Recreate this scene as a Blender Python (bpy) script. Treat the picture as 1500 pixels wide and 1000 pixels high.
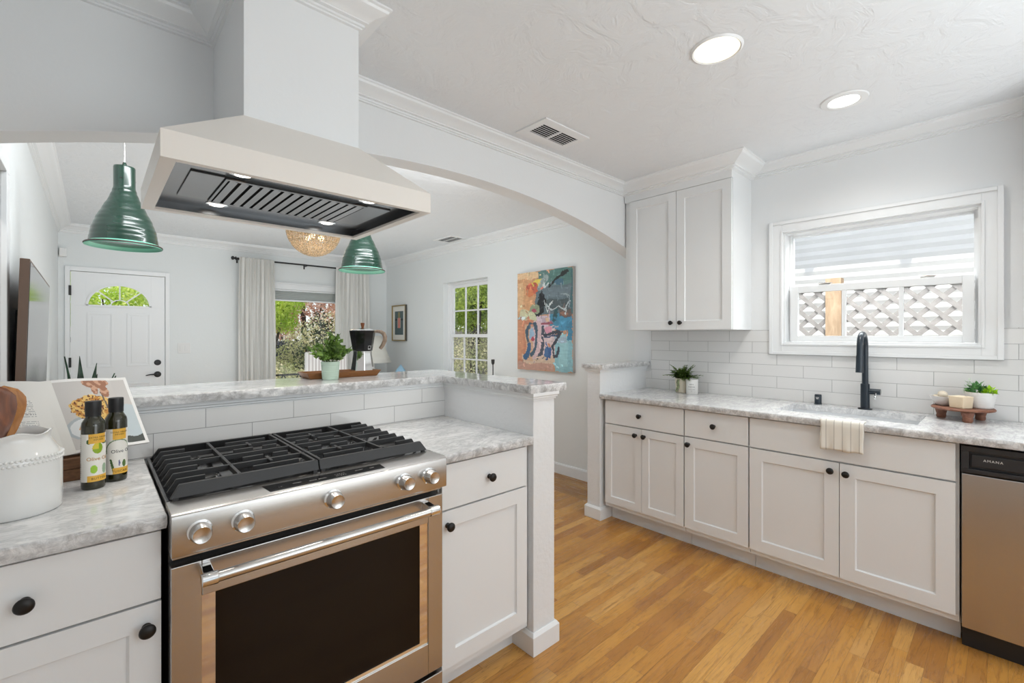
import bpy, bmesh, math, random
from mathutils import Vector, Matrix, noise
random.seed(7)
for o in list(bpy.data.objects):
    bpy.data.objects.remove(o)
SC = bpy.context.scene
C = SC.collection
PI = math.pi

# ------------------------------------------------------------------ camera
cam = bpy.data.objects.new('camera', bpy.data.cameras.new('camera'))
C.objects.link(cam)
cam.location = (0, 0, 1.335)
cam.rotation_euler = (PI/2, 0, math.atan2(727, 667) - PI/2)
cam.data.sensor_width = 36
cam.data.lens = 667/1500*36
cam.data.shift_y = -8.5/1500
cam.data.clip_start = 0.02
SC.camera = cam

# ------------------------------------------------------------------ sky, sun, added fill lights, exposure
W = bpy.data.worlds.new('world'); SC.world = W
W.use_nodes = True
wn = W.node_tree.nodes; wl_ = W.node_tree.links
bg = wn['Background']
sky = wn.new('ShaderNodeTexSky')
sky.sky_type = 'NISHITA'
sky.sun_disc = False
sky.sun_elevation = math.radians(58)
sky.sun_rotation = math.radians(250)
wmx = wn.new('ShaderNodeMix'); wmx.data_type = 'RGBA'; wmx.inputs[0].default_value = .55
wl_.new(sky.outputs[0], wmx.inputs[6]); wmx.inputs[7].default_value = (6.0, 6.1, 6.3, 1)
wl_.new(wmx.outputs[2], bg.inputs[0])
bg.inputs[1].default_value = 0.17

def sun_light(name, direction, energy, color, angle=0.6):
    l = bpy.data.lights.new(name, 'SUN'); l.energy = energy; l.color = color; l.angle = math.radians(angle)
    o = bpy.data.objects.new(name, l); C.objects.link(o)
    o.location = (-3, -2, 9)
    o.rotation_euler = Vector(direction).to_track_quat('-Z', 'Y').to_euler()
    return o
sun_light('sun', (0.45, 0.22, -0.85), 3.1, (1.0, 0.95, 0.87))

def area_light(name, loc, direction, sx, sy, energy, color=(1, 1, 1)):
    l = bpy.data.lights.new(name, 'AREA'); l.shape = 'RECTANGLE'; l.size = sx; l.size_y = sy
    l.energy = energy; l.color = color
    o = bpy.data.objects.new(name, l); C.objects.link(o); o.location = loc
    o.rotation_euler = Vector(direction).to_track_quat('-Z', 'Y').to_euler()
    return o
area_light('kitchen_up_fill', (1.55, -0.9, 1.40), (0.0, 0.25, 1), 1.8, 1.0, 21, (.82, 0.93, 1.0))  # added fill aimed upward, imitates light bouncing off the ceiling
area_light('kitchen_rear_fill', (1.85, -2.05, 1.5), (0.12, 1, -0.05), 2.0, 1.8, 20, (0.93, 0.975, 1.0))  # added fill at the rear opening, in place of daylight
area_light('window_fill', (3.74, .55, 2.38), (-.62, 0, -1), 1.5, .3, 48, (.97, .99, 1.0))  # added fill above the window to brighten the sink counter, no real source
area_light('kitchen_left_fill', (.1, -1.1, 1.5), (-.05, .6, .8), .7, .7, 3.5, (.93, .975, 1.0))  # added fill that lifts the wall left of the chimney
area_light('living_arch_fill', (1.05, 2.32, 2.40), (0.0, 1, -.30), 2.0, 0.16, 23, (0.95, 0.98, 1.0))  # added fill hidden behind the arch, no ceiling lamp here
area_light('living_up_fill', (1.5, 4.3, 0.62), (0, .12, 1), 2.6, 3.0, 25, (0.90, 0.975, 1.0))  # added upward fill for the living room, no lamp of its own

SC.view_settings.view_transform = 'Standard'
SC.view_settings.look = 'None'
SC.view_settings.exposure = 0.22
SC.view_settings.gamma = 1
SC.view_settings.use_curve_mapping = False

# ------------------------------------------------------------------ materials
def lin(c):
    return tuple((x/12.92 if x <= .04045 else ((x+.055)/1.055)**2.4) for x in c)
def hx(s):
    return lin(tuple(int(s[i:i+2], 16)/255 for i in (0, 2, 4)))

class NT:
    def __init__(s, name):
        s.m = bpy.data.materials.new(name); s.m.use_nodes = True
        s.t = s.m.node_tree; s.b = s.t.nodes['Principled BSDF']; s.out = s.t.nodes['Material Output']
    def n(s, typ, **k):
        nd = s.t.nodes.new(typ)
        for a, v in k.items():
            if a.startswith('i_'):
                nd.inputs[a[2:].replace('_', ' ')].default_value = v
            else:
                setattr(nd, a, v)
        return nd
    def l(s, a, b): s.t.links.new(a, b)
    def pos(s, sc=(1, 1, 1), rot=(0, 0, 0), loc=(0, 0, 0)):
        g = s.n('ShaderNodeNewGeometry'); mp = s.n('ShaderNodeMapping')
        mp.inputs['Scale'].default_value = sc; mp.inputs['Rotation'].default_value = rot; mp.inputs['Location'].default_value = loc
        s.l(g.outputs['Position'], mp.inputs[0]); return mp.outputs[0]
    def noise(s, vec, scale, detail=4, rough=.5, dist=0):
        nd = s.n('ShaderNodeTexNoise'); nd.inputs['Scale'].default_value = scale; nd.inputs['Detail'].default_value = detail
        nd.inputs['Roughness'].default_value = rough; nd.inputs['Distortion'].default_value = dist
        if vec is not None: s.l(vec, nd.inputs['Vector'])
        return nd.outputs['Fac']
    def ramp(s, fac, stops):
        r = s.n('ShaderNodeValToRGB'); e = r.color_ramp.elements
        while len(e) > 1: e.remove(e[-1])
        e[0].position = stops[0][0]; e[0].color = (*stops[0][1], 1)
        for p, c in stops[1:]:
            x = e.new(p); x.color = (*c, 1)
        s.l(fac, r.inputs[0]); return r.outputs[0]
    def math(s, op, a, b=None):
        m = s.n('ShaderNodeMath', operation=op)
        for i, v in enumerate((a, b)):
            if v is None: continue
            if isinstance(v, (int, float)): m.inputs[i].default_value = v
            else: s.l(v, m.inputs[i])
        return m.outputs[0]
    def mix(s, fac, a, b, typ='MIX'):
        m = s.n('ShaderNodeMix', data_type='RGBA', blend_type=typ)
        for i, v in ((0, fac), (6, a), (7, b)):
            if isinstance(v, (int, float)): m.inputs[i].default_value = v
            elif isinstance(v, tuple): m.inputs[i].default_value = (*v, 1)
            else: s.l(v, m.inputs[i])
        return m.outputs[2]
    def bump(s, h, strength=.2, dist=.002):
        b = s.n('ShaderNodeBump'); b.inputs['Strength'].default_value = strength; b.inputs['Distance'].default_value = dist
        s.l(h, b.inputs['Height']); s.l(b.outputs[0], s.b.inputs['Normal'])

def mat(name, col, rough=.5, metal=0, coat=0, bump=None, var=None, spec=.5, trans=0, sss=0):
    s = NT(name)
    s.b.inputs['Base Color'].default_value = (*col, 1)
    s.b.inputs['Roughness'].default_value = rough
    s.b.inputs['Metallic'].default_value = metal
    s.b.inputs['Coat Weight'].default_value = coat
    s.b.inputs['Specular IOR Level'].default_value = spec
    if trans: s.b.inputs['Transmission Weight'].default_value = trans
    if bump:
        s.bump(s.noise(s.pos(), bump[0], 5, .6), bump[1], bump[2])
    if var:
        f = s.noise(s.pos(), var[0], 3)
        a = tuple(c*(1-var[1]) for c in col); b = tuple(min(1, c*(1+var[1])) for c in col)
        s.l(s.ramp(f, [(.3, a), (.7, b)]), s.b.inputs['Base Color'])
    return s.m

M = {}
M['wall'] = mat('wall_paint', (.80, .81, .815), .75, bump=(45, .25, .002))
M['wall_living'] = mat('living_wall_paint', (.775, .80, .80), .75, bump=(30, .35, .002))
M['plaster'] = mat('textured_plaster', (.79, .80, .81), .5, bump=(28, .8, .004))
s = NT('ceiling_plaster')
s.b.inputs['Base Color'].default_value = (.80, .82, .84, 1); s.b.inputs['Roughness'].default_value = .55
v = s.noise(s.pos(), 7, 6, .62, 1.2)
s.bump(s.ramp(v, [(.42, (0, 0, 0)), (.5, (.6, .6, .6)), (.58, (1, 1, 1))]), .42, .005)
M['ceiling'] = s.m
M['trim'] = mat('trim_paint', (.82, .83, .835), .35)
M['cab'] = mat('cabinet_paint', (.80, .81, .815), .38)
M['hood'] = mat('hood_cream_paint', (.80, .755, .70), .42)
M['black'] = mat('black_iron', (.012, .012, .013), .45)
M['knobm'] = mat('dark_bronze', (.012, .0105, .010), .38, .3)
M['blackgloss'] = mat('black_enamel', (.01, .01, .011), .12)
M['iron'] = mat('cast_iron', (.028, .028, .029), .5, bump=(400, .2, .001))
M['navyblack'] = mat('matte_black_faucet', (.014, .024, .036), .32)
M['plug'] = mat('plastic_white', (.78, .78, .77), .4)
M['dark'] = mat('dark_void', (.01, .01, .01), .9)

def brushed(name, col, rough, sc):
    s = NT(name)
    s.b.inputs['Metallic'].default_value = 1
    f = s.noise(s.pos(sc), 1, 3, .6)
    s.l(s.ramp(f, [(.3, tuple(c*.96 for c in col)), (.7, col)]), s.b.inputs['Base Color'])
    s.b.inputs['Roughness'].default_value = rough
    return s.m
M['steel'] = brushed('brushed_steel', (.54, .52, .50), .27, (3, 3, 1500))
M['steel_dw'] = brushed('brushed_steel_door', (.50, .48, .46), .27, (3, 1500, 3))
M['chrome'] = mat('chrome', (.82, .82, .82), .06, 1)
M['satin'] = mat('satin_steel', (.62, .60, .58), .24, 1)
M['liner'] = mat('hood_liner_steel', (.15, .154, .16), .25, 1)
M['mirrorstrip'] = mat('polished_bezel', (.85, .80, .74), .05, 1)
M['ovenglass'] = mat('oven_glass', (.012, .007, .004), .05, spec=.2)

# marble
def marble(name, edge=False):
    s = NT(name)
    p = s.pos((1.1, 2.3, 2.0), (0, 0, .5))
    cloud = s.noise(p, 1.9, 9, .62, 1.2)
    v1 = s.noise(p, 3.1, 10, .62, 2.2)
    ridge = s.math('ABSOLUTE', s.math('SUBTRACT', v1, .5))
    p2 = s.pos((2.0, 4.5, 4.0), (0, 0, .35))
    v2 = s.noise(p2, 3.4, 8, .65, 1.6)
    r2 = s.math('ABSOLUTE', s.math('SUBTRACT', v2, .5))
    base = s.ramp(cloud, [(.30, (.62, .62, .62)), (.48, (.78, .775, .77)), (.64, (.87, .86, .85))])
    c = s.mix(s.ramp(ridge, [(0, (.5, .5, .5)), (.03, (.15, .15, .15)), (.09, (0, 0, 0))]), base, (.42, .425, .44))
    c = s.mix(s.ramp(r2, [(0, (.5, .5, .5)), (.05, (0, 0, 0))]), c, (.42, .42, .43))
    if edge:
        e = s.noise(s.pos((1, 1, 1)), 26, 5, .7, .8)
        c = s.mix(s.ramp(e, [(.42, (.0, .0, .0)), (.66, (.75, .75, .75))]), c, (.27, .26, .255))
        s.bump(e, .9, .004)
        s.b.inputs['Roughness'].default_value = .4
    else:
        s.b.inputs['Roughness'].default_value = .07
    s.l(c, s.b.inputs['Base Color'])
    return s.m
M['marble'] = marble('carrara_marble'); M['marble_edge'] = marble('carrara_marble_chiselled', True)

def planks(name, along='X', tone=.94):
    s = NT(name)
    g = s.n('ShaderNodeNewGeometry'); sp = s.n('ShaderNodeSeparateXYZ'); s.l(g.outputs['Position'], sp.inputs[0])
    a, b = (sp.outputs[0], sp.outputs[1]) if along == 'X' else (sp.outputs[1], sp.outputs[0])
    wdt = .057
    rowf = s.math('DIVIDE', b, wdt); row = s.math('FLOOR', rowf)
    wn1 = s.n('ShaderNodeTexWhiteNoise', noise_dimensions='1D'); s.l(row, wn1.inputs['W'])
    a2 = s.math('ADD', s.math('DIVIDE', a, .62), s.math('MULTIPLY', wn1.outputs[0], 9))
    pid = s.math('FLOOR', a2)
    cmb = s.n('ShaderNodeCombineXYZ'); s.l(row, cmb.inputs[0]); s.l(pid, cmb.inputs[1])
    wn2 = s.n('ShaderNodeTexWhiteNoise', noise_dimensions='2D'); s.l(cmb.outputs[0], wn2.inputs['Vector'])
    k = tone
    col = s.ramp(wn2.outputs[0], [(0, (.40*k, .175*k, .042*k)), (.25, (.54*k, .25*k, .055*k)), (.6, (.62*k, .305*k, .068*k)), (.85, (.70*k, .38*k, .11*k)), (1, (.44*k, .19*k, .048*k))])
    # grain
    cv = s.n('ShaderNodeCombineXYZ')
    s.l(s.math('ADD', s.math('MULTIPLY', a, 2.2), s.math('MULTIPLY', wn2.outputs[0], 37)), cv.inputs[0])
    s.l(s.math('MULTIPLY', b, 26), cv.inputs[1]); s.l(s.math('MULTIPLY', wn2.outputs[0], 11), cv.inputs[2])
    gr = s.noise(cv.outputs[0], 1.6, 7, .65, 1.4)
    col = s.mix(s.ramp(gr, [(.46, (.0, .0, .0)), (.58, (.22, .22, .22)), (.72, (.85, .85, .85))]), col, (.30*k, .125*k, .032*k))
    ring = s.math('ABSOLUTE', s.math('SUBTRACT', s.noise(cv.outputs[0], .8, 3, .5, 2.6), .5))
    col = s.mix(s.ramp(ring, [(0, (.45, .45, .45)), (.014, (.15, .15, .15)), (.035, (0, 0, 0))]), col, (.16*k, .062*k, .02*k))
    fr = s.math('FRACT', rowf); d1 = s.math('MINIMUM', fr, s.math('SUBTRACT', 1, fr))
    fa = s.math('FRACT', a2); d2 = s.math('MINIMUM', fa, s.math('SUBTRACT', 1, fa))
    gap = s.math('MAXIMUM', s.math('LESS_THAN', d1, .014), s.math('LESS_THAN', d2, .0016))
    col = s.mix(s.math('MULTIPLY', gap, .55), col, (.09, .035, .012))
    s.l(col, s.b.inputs['Base Color'])
    s.l(s.ramp(gr, [(.3, (.2, .2, .2)), (.8, (.34, .34, .34))]), s.b.inputs['Roughness'])
    s.bump(s.math('SUBTRACT', gr, gap), .12, .0015)
    return s.m
M['planks'] = planks('oak_strip_floor'); M['planks_y'] = planks('oak_border_floor', 'Y', .72)

def tiles(name, along, a0, z0=.914, col=(.78, .775, .765)):
    s = NT(name)
    g = s.n('ShaderNodeNewGeometry'); sp = s.n('ShaderNodeSeparateXYZ'); s.l(g.outputs['Position'], sp.inputs[0])
    a = sp.outputs[0] if along == 'X' else sp.outputs[1]
    cb = s.n('ShaderNodeCombineXYZ')
    s.l(s.math('SUBTRACT', a, a0 - 3.05), cb.inputs[0]); s.l(s.math('SUBTRACT', sp.outputs[2], z0 - .152-.0012), cb.inputs[1])
    br = s.n('ShaderNodeTexBrick'); br.offset = .5; br.offset_frequency = 2; br.squash = 1
    s.l(cb.outputs[0], br.inputs['Vector'])
    br.inputs['Scale'].default_value = 1; br.inputs['Mortar Size'].default_value = .0012; br.inputs['Mortar Smooth'].default_value = .3
    br.inputs['Brick Width'].default_value = .305; br.inputs['Row Height'].default_value = .0762 if along == 'Y' else .0785
    br.inputs['Color1'].default_value = (*col, 1); br.inputs['Color2'].default_value = (*tuple(c*.975 for c in col), 1)
    br.inputs['Mortar'].default_value = (.33, .325, .32, 1)
    s.l(br.outputs[0], s.b.inputs['Base Color'])
    s.l(s.ramp(br.outputs['Fac'], [(0, (.1, .1, .1)), (1, (.8, .8, .8))]), s.b.inputs['Roughness'])
    s.bump(s.math('SUBTRACT', 1, br.outputs['Fac']), .6, .0015)
    return s.m
M['tile_sink'] = tiles('white_subway_tile', 'Y', 1.948)
M['tile_bar'] = tiles('white_subway_tile_bar', 'X', .303+.1525*0)

def wood(name, c1, c2, rough=.4, sc=(2, 14, 14), coat=0):
    s = NT(name)
    f = s.noise(s.pos(sc), 4, 5, .6, 1.2)
    s.l(s.ramp(f, [(.3, c1), (.7, c2)]), s.b.inputs['Base Color']); s.b.inputs['Roughness'].default_value = rough
    s.b.inputs['Coat Weight'].default_value = coat
    s.bump(f, .1, .001); return s.m
M['wood_dark'] = wood('walnut_wood', hx('5b2e12'), hx('8a4a1c'), .35, (14, 14, 3))
M['wood_light'] = wood('acacia_wood', hx('a5672a'), hx('c98a45'), .4, (14, 14, 3))
M['wood_tray'] = wood('tray_wood', hx('70441f'), hx('94602f'), .4)
M['wood_stand'] = wood('stand_wood', hx('5c3c24'), hx('835a38'), .55, (6, 20, 20))
M['wood_riser'] = wood('riser_wood', hx('6e4434'), hx('96644c'), .5, (20, 6, 20))
M['wood_handle'] = wood('handle_wood', hx('85705f'), hx('a8937f'), .5, (20, 20, 5))
M['ceramic'] = mat('white_glazed_ceramic', (.80, .795, .775), .1, coat=.3)
M['ceramic_matte'] = mat('white_matte_ceramic', (.82, .81, .79), .5, bump=(60, .4, .002))
M['sage'] = mat('sage_glaze', hx('b9cdbd'), .45)
M['cream_pot'] = mat('cream_crackle_pot', hx('d9cfbc'), .5, bump=(90, .8, .003))
M['basin'] = mat('sink_glare_white', (.84, .85, .86), .2)  # basin whitened so its colour carries the glare
M['tv'] = mat('tv_screen_glass', (.012, .016, .015), .09)
M['tvframe'] = mat('tv_frame_bronze', hx('5f4c40'), .4, .2)
M['gold'] = mat('gilt_frame', hx('a08a55'), .4, .4)
M['frame_dark'] = mat('frame_dark_side', hx('4c4a44'), .5)
M['canvas_edge'] = mat('canvas_edge', hx('b5b0ab'), .8)
M['soil'] = mat('potting_soil', (.02, .014, .01), .95)
M['bark'] = mat('bark', (.06, .04, .028), .9, bump=(60, .8, .01))
M['olive_glass'] = mat('dark_olive_glass', (.018, .017, .004), .06, coat=.5)
M['soap'] = mat('beige_wood_block', hx('e2cfb2'), .5)
M['garlic'] = mat('stone_white', hx('d8ccb8'), .7)
M['charcoal'] = mat('charcoal_plastic', (.022, .022, .024), .35)

def leafmat(name, c1, c2, rough=.5, sc=40, trans=.25):
    s = NT(name)
    f = s.noise(s.pos(), sc, 2)
    col = s.ramp(f, [(.35, c1), (.65, c2)])
    s.l(col, s.b.inputs['Base Color']); s.b.inputs['Roughness'].default_value = rough
    tr = s.n('ShaderNodeBsdfTranslucent'); s.l(col, tr.inputs[0])
    mx = s.n('ShaderNodeMixShader'); mx.inputs[0].default_value = trans
    s.l(s.b.outputs[0], mx.inputs[1]); s.l(tr.outputs[0], mx.inputs[2]); s.l(mx.outputs[0], s.out.inputs[0])
    return s.m
M['leaf_pot'] = leafmat('glossy_green_leaf', hx('3f5a26'), hx('86a850'), .4, 60)
M['fern'] = leafmat('fern_green', hx('2c4d22'), hx('7f9c44'), .5, 70)
M['succ_dark'] = leafmat('succulent_green', hx('2f6a3c'), hx('7cb06a'), .35, 60)
M['succ_lime'] = leafmat('succulent_lime', hx('8fc01c'), hx('b8e030'), .35, 60)
M['succ_pale'] = leafmat('succulent_pale', hx('b9cbb4'), hx('e2ecdc'), .35, 60)
M['snake'] = leafmat('snake_plant_leaf', hx('1d3324'), hx('40604a'), .4, 12)
M['maple'] = leafmat('lime_maple_leaf', hx('b4d43a'), hx('f4fb96'), .5, 3, .5)
M['maple_red'] = leafmat('red_maple_leaf', hx('cc9480'), hx('f8dcc6'), .5, 3, .45)
M['shrub'] = leafmat('mixed_shrub_leaf', hx('a4ae74'), hx('f0e6c4'), .5, 3, .4)
M['shrub_dark'] = leafmat('dark_shrub_leaf', hx('22301e'), hx('47552f'), .5, 3, .2)
M['hedge'] = leafmat('ivy_leaf', hx('6c8a30'), hx('d4e474'), .5, 3, .4)

def fabric(name, col, rough=.9, trans=0, sc=600):
    s = NT(name)
    s.b.inputs['Base Color'].default_value = (*col, 1); s.b.inputs['Roughness'].default_value = rough
    s.bump(s.noise(s.pos(), sc, 2), .3, .001)
    if trans:
        tr = s.n('ShaderNodeBsdfTranslucent'); tr.inputs[0].default_value = (*col, 1)
        mx = s.n('ShaderNodeMixShader'); mx.inputs[0].default_value = trans
        s.l(s.b.outputs[0], mx.inputs[1]); s.l(tr.outputs[0], mx.inputs[2]); s.l(mx.outputs[0], s.out.inputs[0])
    return s.m
M['curtain'] = fabric('linen_curtain', (.90, .89, .86), .9, .3)
M['blind'] = fabric('cellular_blind', (.78, .80, .79), .8, .4)
M['shade'] = fabric('lampshade_linen', (.86, .84, .78), .9, .35)
M['sofa'] = fabric('sofa_linen', (.62, .61, .58))
M['blue'] = fabric('blue_pillow', (.30, .48, .62))

def glass(name, tint=(1, 1, 1)):
    s = NT(name)
    tr = s.n('ShaderNodeBsdfTransparent'); tr.inputs[0].default_value = (*tint, 1)
    gl = s.n('ShaderNodeBsdfGlossy'); gl.inputs['Roughness'].default_value = .02
    lw = s.n('ShaderNodeLayerWeight'); lw.inputs[0].default_value = .5
    fr = s.math('ADD', s.math('MULTIPLY', s.math('POWER', lw.outputs['Facing'], 4), .5), .03)
    mx = s.n('ShaderNodeMixShader'); s.l(fr, mx.inputs[0]); s.l(tr.outputs[0], mx.inputs[1]); s.l(gl.outputs[0], mx.inputs[2])
    s.l(mx.outputs[0], s.out.inputs[0]); return s.m
M['glass'] = glass('window_glass', (.97, .98, .98))

def emit(name, col, strength):
    s = NT(name)
    s.b.inputs['Base Color'].default_value = (*col, 1)
    s.b.inputs['Emission Color'].default_value = (*col, 1); s.b.inputs['Emission Strength'].default_value = strength
    return s.m
M['em_warm'] = emit('warm_led', (1, .90, .66), 1.15)
M['em_cool'] = emit('daylight_led', (1, .985, .93), 1.8)
M['em_hood'] = emit('hood_led', (1, .97, .90), 6)

def painted(name, rough=.6, coat=0):
    s = NT(name)
    a = s.n('ShaderNodeVertexColor'); a.layer_name = 'Col'
    s.l(a.outputs[0], s.b.inputs['Base Color']); s.b.inputs['Roughness'].default_value = rough
    s.b.inputs['Coat Weight'].default_value = coat
    return s.m
M['painted'] = painted('printed_paper'); M['oilpaint'] = painted('oil_paint', .45)
M['paintgloss'] = painted('printed_label', .35)
s = NT('page_edges')
f = s.noise(s.pos((3, 3, 900)), 1, 2)
s.l(s.ramp(f, [(.3, (.66, .65, .62)), (.7, (.82, .81, .78))]), s.b.inputs['Base Color']); M['pages'] = s.m
s = NT('enamel_green')
s.b.inputs['Base Color'].default_value = (*hx('133528'), 1); s.b.inputs['Roughness'].default_value = .26; s.b.inputs['Coat Weight'].default_value = .4
M['green'] = s.m
M['mint'] = mat('mint_enamel_inside', hx('8fe0c4'), .3)
M['rimbrown'] = mat('worn_rim', hx('3a2c24'), .5)
M['beads'] = mat('wood_beads', hx('cdb494'), .55, var=(60, .35))
# towel
s = NT('striped_towel')
g = s.n('ShaderNodeNewGeometry'); sp = s.n('ShaderNodeSeparateXYZ'); s.l(g.outputs['Position'], sp.inputs[0])
fr = s.math('FRACT', s.math('DIVIDE', s.math('SUBTRACT', sp.outputs[1], .462), .0335))
d = s.math('ABSOLUTE', s.math('SUBTRACT', fr, .5))
c = s.mix(s.math('MULTIPLY', s.math('LESS_THAN', d, .05), .6), (.82, .79, .72), (.30, .27, .24))
s.l(c, s.b.inputs['Base Color']); s.b.inputs['Roughness'].default_value = .95
s.bump(s.noise(s.pos(), 500, 2), .5, .001); M['towel'] = s.m
# striped chair fabric
s = NT('striped_upholstery')
g = s.n('ShaderNodeTexCoord'); sp = s.n('ShaderNodeSeparateXYZ'); s.l(g.outputs['Object'], sp.inputs[0])
fr = s.math('FRACT', s.math('MULTIPLY', sp.outputs[0], 28))
c = s.mix(s.math('LESS_THAN', fr, .3), (.50, .47, .46), (.80, .79, .77))
s.l(c, s.b.inputs['Base Color']); s.b.inputs['Roughness'].default_value = .9; M['stripes'] = s.m
M['siding'] = mat('white_siding', (.82, .81, .79), .7, var=(2, .05))
M['lattice'] = mat('weathered_lattice', hx('918c89'), .8, var=(20, .2))
M['post_tan'] = wood('cedar_post', hx('957c62'), hx('b89f84'), .8, (8, 8, 2))
M['ground'] = mat('yard_ground', (.22, .22, .16), .9, var=(1.2, .4))
M['navy'] = mat('dark_mass_paint', (.02, .024, .05), .6)

# ------------------------------------------------------------------ mesh helpers
def box(bm, x0, x1, y0, y1, z0, z1, mi=0):
    vs = [bm.verts.new(p) for p in ((x0, y0, z0), (x1, y0, z0), (x1, y1, z0), (x0, y1, z0), (x0, y0, z1), (x1, y0, z1), (x1, y1, z1), (x0, y1, z1))]
    for f in ((0, 3, 2, 1), (4, 5, 6, 7), (0, 1, 5, 4), (1, 2, 6, 5), (2, 3, 7, 6), (3, 0, 4, 7)):
        bm.faces.new([vs[i] for i in f]).material_index = mi
def B(*a):
    bm = bmesh.new()
    for t in a: box(bm, *t)
    return bm
def abox(bm, axis, a0, a1, d0, d1, z0, z1, mi=0):
    if axis == 'X': box(bm, a0, a1, d0, d1, z0, z1, mi)
    else: box(bm, d0, d1, a0, a1, z0, z1, mi)
def lathe(bm, prof, Mx=Matrix(), seg=32, mi=0, caps=True):
    rings = []
    for r, z in prof:
        if r < 1e-6: rings.append([bm.verts.new(Mx @ Vector((0, 0, z)))])
        else: rings.append([bm.verts.new(Mx @ Vector((r*math.cos(2*PI*i/seg), r*math.sin(2*PI*i/seg), z))) for i in range(seg)])
    for a, b in zip(rings, rings[1:]):
        for i in range(seg):
            j = (i+1) % seg
            if len(a) == 1 and len(b) == 1: continue
            if len(a) == 1: f = bm.faces.new((a[0], b[j], b[i]))
            elif len(b) == 1: f = bm.faces.new((a[i], a[j], b[0]))
            else: f = bm.faces.new((a[i], a[j], b[j], b[i]))
            f.material_index = mi
    if caps:
        for rg in (rings[0], rings[-1]):
            if len(rg) > 1:
                try: bm.faces.new(rg).material_index = mi
                except ValueError: pass
def LT(prof, loc=(0, 0, 0), seg=32, rot=None):
    bm = bmesh.new(); Mx = Matrix.Translation(loc)
    if rot is not None: Mx = Mx @ rot
    lathe(bm, prof, Mx, seg); return bm
def dirm(p, d):
    return Matrix.Translation(p) @ Vector(d).to_track_quat('Z', 'Y').to_matrix().to_4x4()
def cyl(bm, p0, p1, r0, r1=None, seg=16, mi=0):
    p0 = Vector(p0); p1 = Vector(p1); r1 = r0 if r1 is None else r1
    lathe(bm, [(r0, 0), (r1, (p1-p0).length)], dirm(p0, p1-p0), seg, mi)
def tube(bm, pts, r, seg=12, mi=0):
    pts = [Vector(p) for p in pts]; n = len(pts)
    rs = r if isinstance(r, (list, tuple)) else [r]*n
    rings = []; up = None
    for i, p in enumerate(pts):
        t = (pts[min(i+1, n-1)] - pts[max(i-1, 0)]).normalized()
        if up is None:
            up = Vector((0, 0, 1)) if abs(t.z) < .9 else Vector((1, 0, 0))
        a = t.cross(up).normalized(); b = a.cross(t).normalized(); up = b
        rings.append([bm.verts.new(p + (a*math.cos(2*PI*k/seg) + b*math.sin(2*PI*k/seg))*rs[i]) for k in range(seg)])
    for a, b in zip(rings, rings[1:]):
        for k in range(seg):
            bm.faces.new((a[k], a[(k+1) % seg], b[(k+1) % seg], b[k])).material_index = mi
    bm.faces.new(rings[0][::-1]).material_index = mi; bm.faces.new(rings[-1]).material_index = mi
def prism(bm, poly, d0, d1, plane='XZ', mi=0):
    def P(a, b, d):
        return {'XZ': (a, d, b), 'YZ': (d, a, b), 'XY': (a, b, d)}[plane]
    A = [bm.verts.new(P(a, b, d0)) for a, b in poly]; Bv = [bm.verts.new(P(a, b, d1)) for a, b in poly]
    n = len(poly)
    for i in range(n):
        bm.faces.new((A[i], A[(i+1) % n], Bv[(i+1) % n], Bv[i])).material_index = mi
    bm.faces.new(A[::-1]).material_index = mi; bm.faces.new(Bv).material_index = mi
def sweep(bm, path, prof, closed_ends=True):
    n = len(path); rings = []
    for i, p in enumerate(path):
        ns = []
        for j in (i-1, i):
            if 0 <= j < n-1:
                dx = path[j+1][0]-path[j][0]; dy = path[j+1][1]-path[j][1]; L = math.hypot(dx, dy)
                ns.append((dy/L, -dx/L))
        if len(ns) == 2:
            k = 1 + ns[0][0]*ns[1][0] + ns[0][1]*ns[1][1]
            m = ((ns[0][0]+ns[1][0])/k, (ns[0][1]+ns[1][1])/k)
        else: m = ns[0]
        rings.append([bm.verts.new((p[0]+m[0]*o, p[1]+m[1]*o, z)) for o, z in prof])
    for a, b in zip(rings, rings[1:]):
        for k in range(len(prof)-1):
            bm.faces.new((a[k], b[k], b[k+1], a[k+1]))
        bm.faces.new((a[-1], b[-1], b[0], a[0]))
    bm.faces.new(rings[0]); bm.faces.new(rings[-1][::-1])

def wloc(p):
    v = Vector((0, 0, 0))
    while p is not None:
        v += p.location; p = p.parent
    return v
def O(name, bm, m, parent=None, bev=0, smooth=35, label=None, solid=0, keep=False):
    bmesh.ops.recalc_face_normals(bm, faces=bm.faces) if not keep else None
    if parent is None:
        xs = [v.co for v in bm.verts]
        org = Vector(((min(v.x for v in xs)+max(v.x for v in xs))/2, (min(v.y for v in xs)+max(v.y for v in xs))/2, min(v.z for v in xs)))
    else: org = wloc(parent)
    bmesh.ops.translate(bm, verts=bm.verts, vec=-org)
    me = bpy.data.meshes.new(name); bm.to_mesh(me); bm.free()
    for x in (m if isinstance(m, list) else [m]): me.materials.append(x)
    if smooth:
        for p in me.polygons: p.use_smooth = True
        me.set_sharp_from_angle(angle=math.radians(smooth))
    o = bpy.data.objects.new(name, me); C.objects.link(o)
    if parent is None: o.location = org
    else: o.parent = parent
    if solid:
        md = o.modifiers.new('solid', 'SOLIDIFY'); md.thickness = solid; md.offset = 0
    if bev:
        md = o.modifiers.new('bevel', 'BEVEL'); md.width = bev; md.segments = 2; md.limit_method = 'ANGLE'; md.angle_limit = math.radians(40)
        md.harden_normals = False
    if label: o['label'] = label
    return o
def tag(o, label=None, cat=None, group=None, kind=None):
    if label: o['label'] = label
    if cat: o['category'] = cat
    if group: o['group'] = group
    if kind: o['kind'] = kind
    return o
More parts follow.
